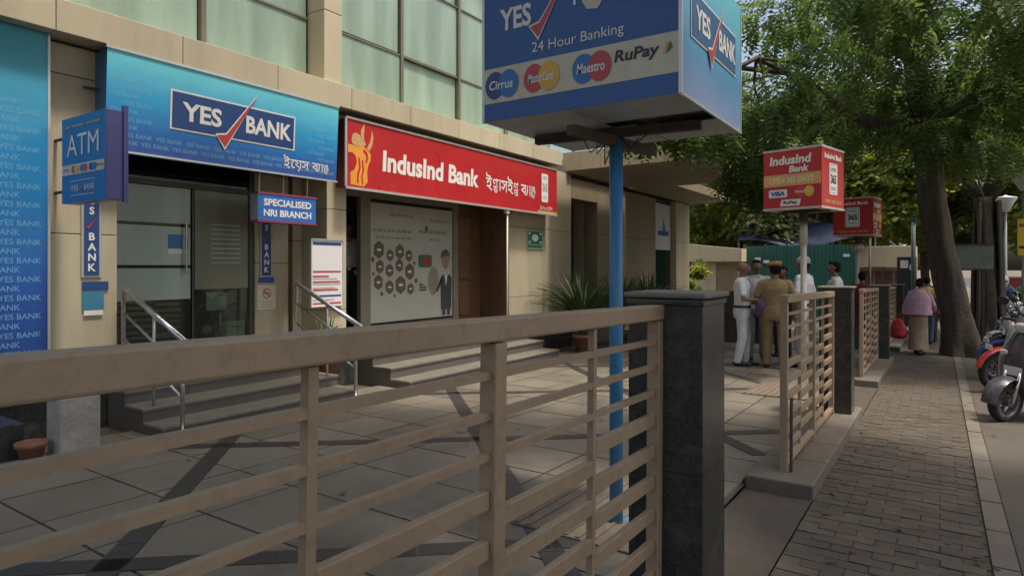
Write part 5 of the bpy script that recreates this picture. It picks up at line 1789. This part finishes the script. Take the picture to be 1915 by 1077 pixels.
def motorcycle(label, loc, rz, paint, group='motorcycles parked along the footpath', lean=R(-7)):
    """nose towards +x"""
    t = thing('motorcycle', label, 'motorcycle', loc, rz, group)
    t.rotation_euler = (lean, 0, rz)
    wheel(t, 'front_wheel', .64, .30, .09)
    wheel(t, 'rear_wheel', -.62, .30, .11)
    for s in (1, -1):
        MB().tube([(.64, s * .075, .30), (.50, s * .075, .68), (.44, s * .075, .90)], [.022, .022, .018], 10).build('fork_leg', chrome, t, smooth=True)
    m = MB(); curved_sheet(m, .64, .30, .335, 10, 165, .13); m.build('front_mudguard', paint, t, smooth=True)
    MB().box(.835, .84, -.07, .07, .595, .66).build('number_plate', pale_p, t)
    MB().bar((.80, 0, .58), (.834, 0, .64), .03, .012).build('plate_bracket', black_p, t)
    m = MB(); curved_sheet(m, -.62, .30, .345, 25, 170, .16); m.build('rear_mudguard', seat_m, t, smooth=True)
    m = MB()
    m.tube([(.42, 0, .84), (.30, 0, .60), (.18, 0, .28), (-.20, 0, .26), (-.30, 0, .45), (-.34, 0, .70), (.40, 0, .80)], .022, 8)
    m.tube([(-.30, .09, .45), (-.62, .09, .30)], .02, 8).tube([(-.30, -.09, .45), (-.62, -.09, .30)], .02, 8)
    m.build('frame', black_p, t, smooth=True)
    m = lathe_loft([(.20, .40, .11, .12), (.14, .42, .14, .15), (-.10, .40, .15, .15), (-.20, .38, .12, .12)], 10)
    en = m.build('engine', engine, t, bevel=.008)
    for k in range(6):
        MB().box(.02, .19, -.10, .10, .50 + k * .022, .510 + k * .022).build('cooling_fin', engine, en)
    tk = lathe_loft([(.42, .80, .05, .05), (.36, .82, .12, .10), (.20, .83, .15, .12), (.0, .80, .13, .09), (-.10, .77, .08, .05)]).build('fuel_tank', paint, t, smooth=True)
    MB().lathe([(0, .022), (.03, .022), (.035, 0)], 14, c=(.2, 0, .945)).build('tank_cap', chrome, tk)
    lathe_loft([(-.06, .775, .08, .04), (-.20, .78, .13, .055), (-.45, .81, .13, .05), (-.70, .84, .11, .045), (-.80, .86, .06, .03)]).build('seat', seat_m, t, smooth=True)
    for s in (1, -1):
        m = MB(); m.prism([(-.25, .58), (-.05, .62), (-.12, .74), (-.80, .82), (-.86, .76), (-.5, .66)], s * .10, s * .13); m.build('side_panel', paint, t, bevel=.008)
        MB().tube([(-.60, s * .14, .42), (-.48, s * .13, .76)], .026, 10).build('shock_absorber', chrome, t, smooth=True)
    MB().tube([(-.55, .12, .86), (-.86, .10, .92), (-.90, 0, .93), (-.86, -.10, .92), (-.55, -.12, .86)], .014, 8).build('grab_rail', chrome, t, smooth=True)
    MB().box(-.90, -.85, -.06, .06, .74, .82).build('tail_lamp', mat('tail_red', (0.35, 0.01, 0.01), 0.2), t, bevel=.01)
    MB().tube([(.18, -.13, .34), (.10, -.16, .22), (-.20, -.17, .22), (-.35, -.18, .27), (-.85, -.19, .36)], [.022, .022, .024, .04, .045], 10).build('exhaust', chrome, t, smooth=True)
    hl = lathe_loft([(.44, .86, .07, .08), (.52, .86, .10, .11), (.56, .86, .105, .115)]).build('headlamp', paint, t, smooth=True)
    lathe_loft([(.561, .86, .095, .105), (.585, .86, .07, .08), (.592, .86, .02, .02)]).build('headlamp_lens', lens, hl, smooth=True)
    MB().box(.40, .50, -.09, .09, .965, 1.005).build('instrument_cluster', black_p, t, bevel=.012)
    hb = MB().tube([(.22, .36, 1.00), (.30, .30, 1.02), (.40, .12, .97), (.42, 0, .93), (.40, -.12, .97), (.30, -.30, 1.02), (.22, -.36, 1.00)], .013, 8).build('handlebar', chrome, t, smooth=True)
    for s in (1, -1):
        MB().tube([(.22, s * .36, 1.0), (.31, s * .27, 1.02)], .019, 8).build('grip', rubber, hb, smooth=True)
        MB().tube([(.36, s * .34, 1.02), (.27, s * .38, 1.03)], .007, 6).build('lever', chrome, hb, smooth=True)
        mr = MB().tube([(.31, s * .25, 1.02), (.34, s * .30, 1.12), (.33, s * .34, 1.18)], .006, 6).build('mirror_stalk', black_p, t, smooth=True)
        MB().ell((.345, s * .36, 1.205), (.034, .07, .045)).build('mirror', black_p, mr, smooth=True)
        MB().ell((.322, s * .36, 1.205), (.016, .063, .039)).build('mirror_glass', mirror_g, mr, smooth=True)
        MB().ell((.50, s * .16, .84), (.03, .03, .022)).build('indicator', mat('amber_lens', (0.6, 0.22, 0.03), 0.2), t, smooth=True)
    MB().tube([(-.05, .12, .28), (-.10, .24, .02)], .012, 8).build('side_stand', black_p, t, smooth=True)
    return t

def scooter(label, loc, rz, paint, trim, group='motorcycles parked along the footpath'):
    t = thing('scooter', label, 'scooter', loc, rz, group)
    t.rotation_euler = (R(-5), 0, rz)
    wheel(t, 'front_wheel', .60, .22, .10, 5)
    wheel(t, 'rear_wheel', -.58, .22, .11, 5)
    for s in (1, -1):
        MB().tube([(.60, s * .07, .22), (.52, s * .07, .55)], .02, 8).build('fork_leg', chrome, t, smooth=True)
    m = MB(); curved_sheet(m, .60, .22, .27, 0, 175, .17); m.build('front_mudguard', paint, t, smooth=True)
    # apron: a tall shield curving back at its edges
    vs_, fs = [], []
    rows_ = [(.30, .42, .20), (.45, .47, .24), (.62, .46, .26), (.78, .42, .24), (.92, .37, .19), (1.00, .33, .12)]
    for (z, x, w) in rows_:
        for u in (-1, -.72, -.35, 0, .35, .72, 1):
            vs_.append((x + .055 - .16 * abs(u) ** 2.4, u * w, z))
    for i in range(len(rows_) - 1):
        for k in range(6):
            b = i * 7 + k
            fs.append((b, b + 1, b + 8, b + 7))
    ap = MB().add(vs_, fs).build('apron', paint, t, smooth=True)
    so = ap.modifiers.new('thick', 'SOLIDIFY'); so.thickness = .02
    for s in (1, -1):
        MB().tube([(x + .055 - .165, s * (w + .004), z) for z, x, w in rows_], .014, 8).build('apron_trim', trim, t, smooth=True)
    MB().box(-.15, .40, -.20, .20, .24, .30).build('floorboard', black_p, t, bevel=.015)
    lathe_loft([(-.12, .42, .15, .16), (-.22, .52, .20, .20), (-.50, .56, .21, .19), (-.78, .60, .15, .13), (-.90, .62, .07, .06)]).build('rear_body', paint, t, smooth=True)
    lathe_loft([(-.08, .72, .09, .04), (-.2, .755, .15, .05), (-.50, .78, .15, .05), (-.78, .80, .11, .045), (-.84, .80, .05, .02)]).build('seat', seat_m, t, smooth=True)
    hd = lathe_loft([(.20, 1.02, .07, .05), (.28, 1.04, .14, .08), (.38, 1.02, .13, .09), (.45, 1.0, .07, .06)]).build('handlebar_cowl', paint, t, smooth=True)
    lathe_loft([(.40, 1.01, .10, .065), (.45, 1.0, .085, .055), (.465, 1.0, .03, .02)]).build('headlamp_lens', lens, hd, smooth=True)
    MB().tube([(.24, .34, 1.04), (.28, .14, 1.05), (.28, -.14, 1.05), (.24, -.34, 1.04)], .016, 8).build('handlebar', rubber, t, smooth=True)
    for s in (1, -1):
        mr = MB().tube([(.28, s * .22, 1.06), (.30, s * .28, 1.16), (.29, s * .30, 1.22)], .006, 6).build('mirror_stalk', black_p, t, smooth=True)
        MB().ell((.295, s * .32, 1.245), (.014, .065, .05)).build('mirror', black_p, mr, smooth=True)
        MB().ell((.285, s * .32, 1.245), (.009, .058, .043)).build('mirror_glass', mirror_g, mr, smooth=True)
        MB().ell((.50, s * .13, .72), (.02, .045, .03)).build('indicator', lens, t, smooth=True)
    MB().tube([(-.35, -.16, .26), (-.85, -.18, .34)], [.035, .045], 10).build('exhaust', engine, t, smooth=True)
    MB().box(.535, .54, -.09, .09, .50, .59).build('number_plate', pale_p, t)
    MB().tube([(.0, .10, .24), (-.06, .24, .02)], .012, 8).build('side_stand', black_p, t, smooth=True)
    return t
p_red = mat('red_enamel', (0.36, 0.018, 0.015), 0.2, 0.05, 5, coat=.6)
p_blk = mat('black_enamel', (0.018, 0.018, 0.02), 0.2, 0.1, 5, coat=.6)
p_gry = mat('graphite_enamel', (0.06, 0.055, 0.065), 0.25, 0.1, 5, coat=.5)
p_blu = mat('blue_enamel', (0.02, 0.04, 0.14), 0.2, 0.1, 5, coat=.6)
p_sil = mat('silver_enamel', (0.42, 0.43, 0.44), 0.3, 0.05, 5, metal=.4)
p_wht = mat('white_enamel', (0.62, 0.63, 0.62), 0.25, 0.04, 5, coat=.5)
W180 = R(180)
scooter('graphite scooter with silver-edged apron parked at the footpath edge', (.93, 9.0, G(9.0) + .0), W180 + R(52), p_gry, p_sil)
motorcycle('red motorcycle with pale number plate on its front mudguard', (1.24, 11.0, G(11.0)), W180 + R(28), p_red)
motorcycle('dark blue motorcycle parked beyond the red one', (1.3, 12.25, G(12.25)), W180 + R(25), p_blu)
motorcycle('black motorcycle parked short of the big street tree', (1.38, 13.5, G(13.5)), W180 + R(27), p_blk)
scooter('white scooter parked past the big street tree', (1.55, 16.9, G(16.9)), W180 + R(22), p_wht, p_sil)
motorcycle('black motorcycle next to the white scooter', (1.8, 18.1, G(18.1)), W180 + R(26), p_blk)
motorcycle('maroon motorcycle farther along the parked row', (2.1, 19.3, G(19.3)), W180 + R(22), p_red)
motorcycle('graphite motorcycle parked at the end of the row', (2.2, 20.7, G(20.7)), W180 + R(25), p_gry)
far_bike = motorcycle('dark motorcycle in the far parked row beyond the helmeted rider', (1.65, 23.9, G(23.9)), W180 + R(24), p_blk)
for k in range(6):
    yk = 25.1 + k * 1.25
    c = copy_thing(far_bike, far_bike['label'], (1.75 + .12 * k, yk, G(yk)), W180 + R(20 + 3 * (k % 3)))
    c.rotation_euler = (R(-7), 0, W180 + R(20 + 3 * (k % 3)))
motorcycle('blue motorcycle carrying the helmeted rider', (1.45, 22.3, G(22.3)), R(-100), p_blu, lean=0.0)
person('rider in blue shirt and white helmet sitting on a motorcycle', (1.475, 22.45, G(22.3) + .02), R(-100), 1.72, cloth('rider_shirt', (0.07, 0.13, 0.27)), cloth('dark_trousers', (0.03, 0.03, 0.035)),
       {1: ((.18, .30, 1.20), (.42, .30, 1.10)), -1: ((.18, -.30, 1.20), (.42, -.30, 1.10))}, headgear='helmet', gear_mat=p_wht, seed=15, sit=True, belt=False, hair=None)

# ---------------------------------------------------------------- street furniture and background
def street_lamp(label, loc, h):
    t = thing('street_lamp', label, 'street lamp', loc, 0, 'street lamps with conical shades')
    gp = mat('lamp_paint', (0.16, 0.19, 0.17), 0.5, 0.1, 5)
    MB().tube([(0, 0, 0), (0, 0, .5), (0, 0, h - .55)], [.07, .05, .035], 12).build('pole', gp, t, smooth=True)
    MB().lathe([(0, 0), (.11, 0), (.11, .06), (.06, .12), (.05, .12)], 16).build('base', gp, t, smooth=True)
    MB().lathe([(.05, h - .56), (.10, h - .5), (.30, h - .12), (.30, h - .09), (.08, h - .04), (0, h)], 22).build('lamp_shade', mat('opal_glass', (0.55, 0.56, 0.53), 0.3, 0.05), t, smooth=True)
street_lamp('street lamp with conical opal shade nearer the banyan', (1.76, 26, G(26)), 4.3)
street_lamp('street lamp with conical opal shade next to the yellow sign', (1.84, 21.6, G(21.6)), 4.45)
t = thing('road_sign', 'narrow yellow road sign board at the footpath edge', 'sign', (1.76, 20.2, G(20.2)))
MB().tube([(0, .02, 0), (0, .02, 3.1)], .03, 10).build('post', steel, t, smooth=True)
MB().box(-.16, .30, -.02, -.005, 2.15, 3.05).build('board', mat('yellow_board', (0.66, 0.52, 0.05), 0.4, 0.08), t)
flat(rect(-.13, .27, 2.85, 2.93), crimson_p, t, -.024, 'print_line')
flat(rect(-.13, .27, 2.32, 2.38), black_p, t, -.024, 'print_line')
t = thing('tin_board', 'grey tin board nailed across the trunks beside the footpath', 'board', (.60, 18.6, 1.38))
MB().box(-.44, .44, -.01, .01, 0, .62).build('sheet', mat('tin_sheet', (0.20, 0.235, 0.20), 0.6, 0.25, 5, 0.1, 30, dirt=(0.05, 0.05, 0.04), dirt_amt=.6), t)
for z in (.0, .585):
    MB().box(-.44, .44, -.03, -.011, z, z + .035).build('batten', bark_g, t)
MB().bar((-.2, .0, -1.75), (-.2, .0, .0), .05, .05, (0, 1, 0)).build('prop_post', bark_g, t)
MB().bar((.25, .0, -1.75), (.25, .0, .0), .05, .05, (0, 1, 0)).build('prop_post', bark_g, t)
t = thing('utility_post', 'slim grey-green utility post beside the farthest granite pillar', 'post', (-.62, 21.3, G(21.3)))
MB().tube([(0, 0, 0), (0, 0, 3.2)], .06, 10).build('pole', mat('post_green', (0.10, 0.14, 0.12), 0.6, 0.1, 5), t, smooth=True)
MB().box(-.08, .08, -.08, .08, 3.2, 3.28).build('cap', MATS['post_green'], t)

# cream gate booth
cream_w = mat('cream_wall', (0.52, 0.43, 0.285), 0.8, 0.1, 2, 0.1, 40, streak=True, dirt=(0.2, 0.17, 0.12), dirt_amt=.4)
t = thing('gate_booth', 'small cream gate booth with sloping parapet and brown door', 'booth', (-7.0, 25, G(25)))
MB().box(-.85, .95, -.9, .9, 0, 2.15).build('wall', cream_w, t)
MB().prism([(-1.15, 2.16), (1.05, 2.16), (1.05, 2.62), (-1.15, 2.86)], -1.1, 1.1).build('parapet', cream_w, t, bevel=.01)
d = MB().box(.12, .86, -.93, -.902, 0.02, 2.1).build('door', mat('booth_door', (0.24, 0.17, 0.10), 0.6, 0.15, 4), t)
MB().box(.10, .12, -.94, -.90, 0, 2.12).build('frame', brown_w, d)
MB().box(.18, .20, -.96, -.93, 1.0, 1.12).build('handle', steel, d)
# teal hoarding: sheets on posts
t = thing('hoarding', 'teal corrugated sheet hoarding behind the policemen', 'hoarding', (-4.3, 24.6, G(24.6)))
teal = mat('teal_sheet', (0.014, 0.095, 0.068), 0.5, 0.14, 2, streak=True, rnd=.08, dirt=(0.02, 0.06, 0.05), dirt_amt=.4)
for k in range(5):
    m = MB(); vs_, fs = [], []
    x0 = -1.75 + k * .74
    for i in range(25):
        x = x0 + .73 * i / 24
        yy = .012 * math.sin(i * math.pi / 2)
        vs_ += [(x, yy, .05), (x, yy, 2.72 + .02 * (k % 2))]
    for i in range(24): fs.append((2 * i, 2 * i + 2, 2 * i + 3, 2 * i + 1))
    m.add(vs_, fs).build('sheet', teal, t)
for k in range(6): MB().box(-1.78 + k * .74, -1.72 + k * .74, .03, .09, 0, 2.8).build('post', rust, t)
for i, (x, z) in enumerate(((-1.35, 2.2), (-1.05, 2.1), (1.55, 2.3))):
    MB().box(x, x + .2, -.03, -.018, z, z + .1).build('torn_paper', pale_p, t)
# dark tarpaulin roof over the yard
t = thing('tarpaulin', 'dark blue tarpaulin stretched on poles over the yard behind the hoarding', 'tarpaulin', (-4.6, 26.8, G(27)))
vs_, fs = [], []
for i in range(11):
    for j in range(7):
        u, w = i / 10, j / 6
        vs_.append((-2.0 + 4.6 * u, -1.0 + 2.2 * w, 3.5 + .9 * (w - .5) + .12 * math.sin(u * 9 + w * 3) - .25 * math.sin(math.pi * u)))
for i in range(10):
    for j in range(6):
        b = i * 7 + j; fs.append((b, b + 7, b + 8, b + 1))
o = MB().add(vs_, fs).build('sheet', mat('blue_tarp', (0.022, 0.03, 0.065), 0.5, 0.2, 4), t, smooth=True)
so = o.modifiers.new('thick', 'SOLIDIFY'); so.thickness = .01
for x, yy, z in ((-1.95, -.95, 3.05), (2.55, -.95, 3.02), (-1.95, 1.15, 3.9), (2.55, 1.15, 3.9)):
    MB().tube([(x, yy, 0), (x, yy, z)], .04, 8).build('pole', rust, t, smooth=True)
# low cream shed with shutters
t = thing('roadside_shed', 'low cream shed with deep beam and brown shutters', 'shed', (-1.7, 27, G(27)))
MB().box(-1.0, 1.0, -.3, 1.4, 2.0, 2.75).build('beam', cream_w, t, bevel=.01)
MB().box(-1.0, 1.0, .1, 1.3, 0, 1.99).build('wall', cream_w, t)
for k in range(3):
    sh = MB().box(-.92 + k * .64, -.36 + k * .64, .06, .098, .05, 1.85).build('shutter', mat('brown_shutter', (0.17, 0.085, 0.055), 0.6, 0.15, 4, rnd=.2), t)
    for j in range(7):
        MB().box(-.91 + k * .64, -.37 + k * .64, .045, .059, .1 + j * .25, .31 + j * .25).build('slat', MATS['brown_shutter'], sh, bevel=.008)
for x in (-1.0, -.02, .94):
    MB().box(x, x + .07, -.28, -.2, 0, 1.999).build('column', dark_trim, t)
t = thing('meter_cabinet', 'dark meter cabinet with two white notices beside the shed', 'cabinet', (-.86, 23.6, G(23.6)))
MB().box(-.26, .26, -.15, .15, .15, 2.25).build('cabinet', mat('cabinet_grey', (0.03, 0.035, 0.035), 0.5, 0.2, 5), t, bevel=.01)
MB().box(-.22, .22, -.1, .1, 0, .149).build('plinth', cement, t)
MB().box(-.17, .04, -.158, -.151, 1.90, 2.14).build('notice', white_p, t)
MB().box(.08, .20, -.158, -.151, 1.84, 2.02).build('notice', white_p, t)
t = thing('boundary_wall', 'dull red boundary wall far along the street', 'wall', (4.0, 41, G(41)))
redw = mat('red_wall', (0.22, 0.035, 0.035), 0.8, 0.15, 2, 0.1, 30)
for k in range(6):
    MB().box(-2.4 + k * 1.2, -2.4 + k * 1.2 + 1.19, -.1, .1, 0, 1.75).build('wall_bay', redw, t)
    MB().box(-2.4 + k * 1.2, -2.4 + k * 1.2 + 1.19, -.14, .14, 1.751, 1.83).build('coping', cream_w, t)
# pale flats glimpsed through the leaves
t = thing('apartment_block', 'pale apartment block glimpsed between the tree crowns', 'building', (-9.5, 62, -1.2))
MB().box(-7, 7, 0, 9, 0, 15).build('wall', mat('pale_plaster', (0.52, 0.50, 0.45), 0.85, 0.12, 1, streak=True, dirt=(0.2, 0.19, 0.17), dirt_amt=.5), t)
for fl in range(4):
    for k in range(5):
        x, z = -6.1 + k * 2.6, 1.4 + fl * 3.4
        wd = MB().box(x, x + 1.4, -.06, -.003, z, z + 1.5).build('window', mat('window_frame', (0.3, 0.3, 0.28), 0.6), t)
        for j in range(2):
            MB().box(x + .08 + j * .64, x + .68 + j * .64, -.09, -.061, z + .08, z + 1.42).build('pane', dark_g, wd)
        MB().box(x - .15, x + 1.55, -.5, -.003, z + 1.62, z + 1.72).build('sunshade', MATS['pale_plaster'], wd)

bpy.data.scenes.remove(scratch)
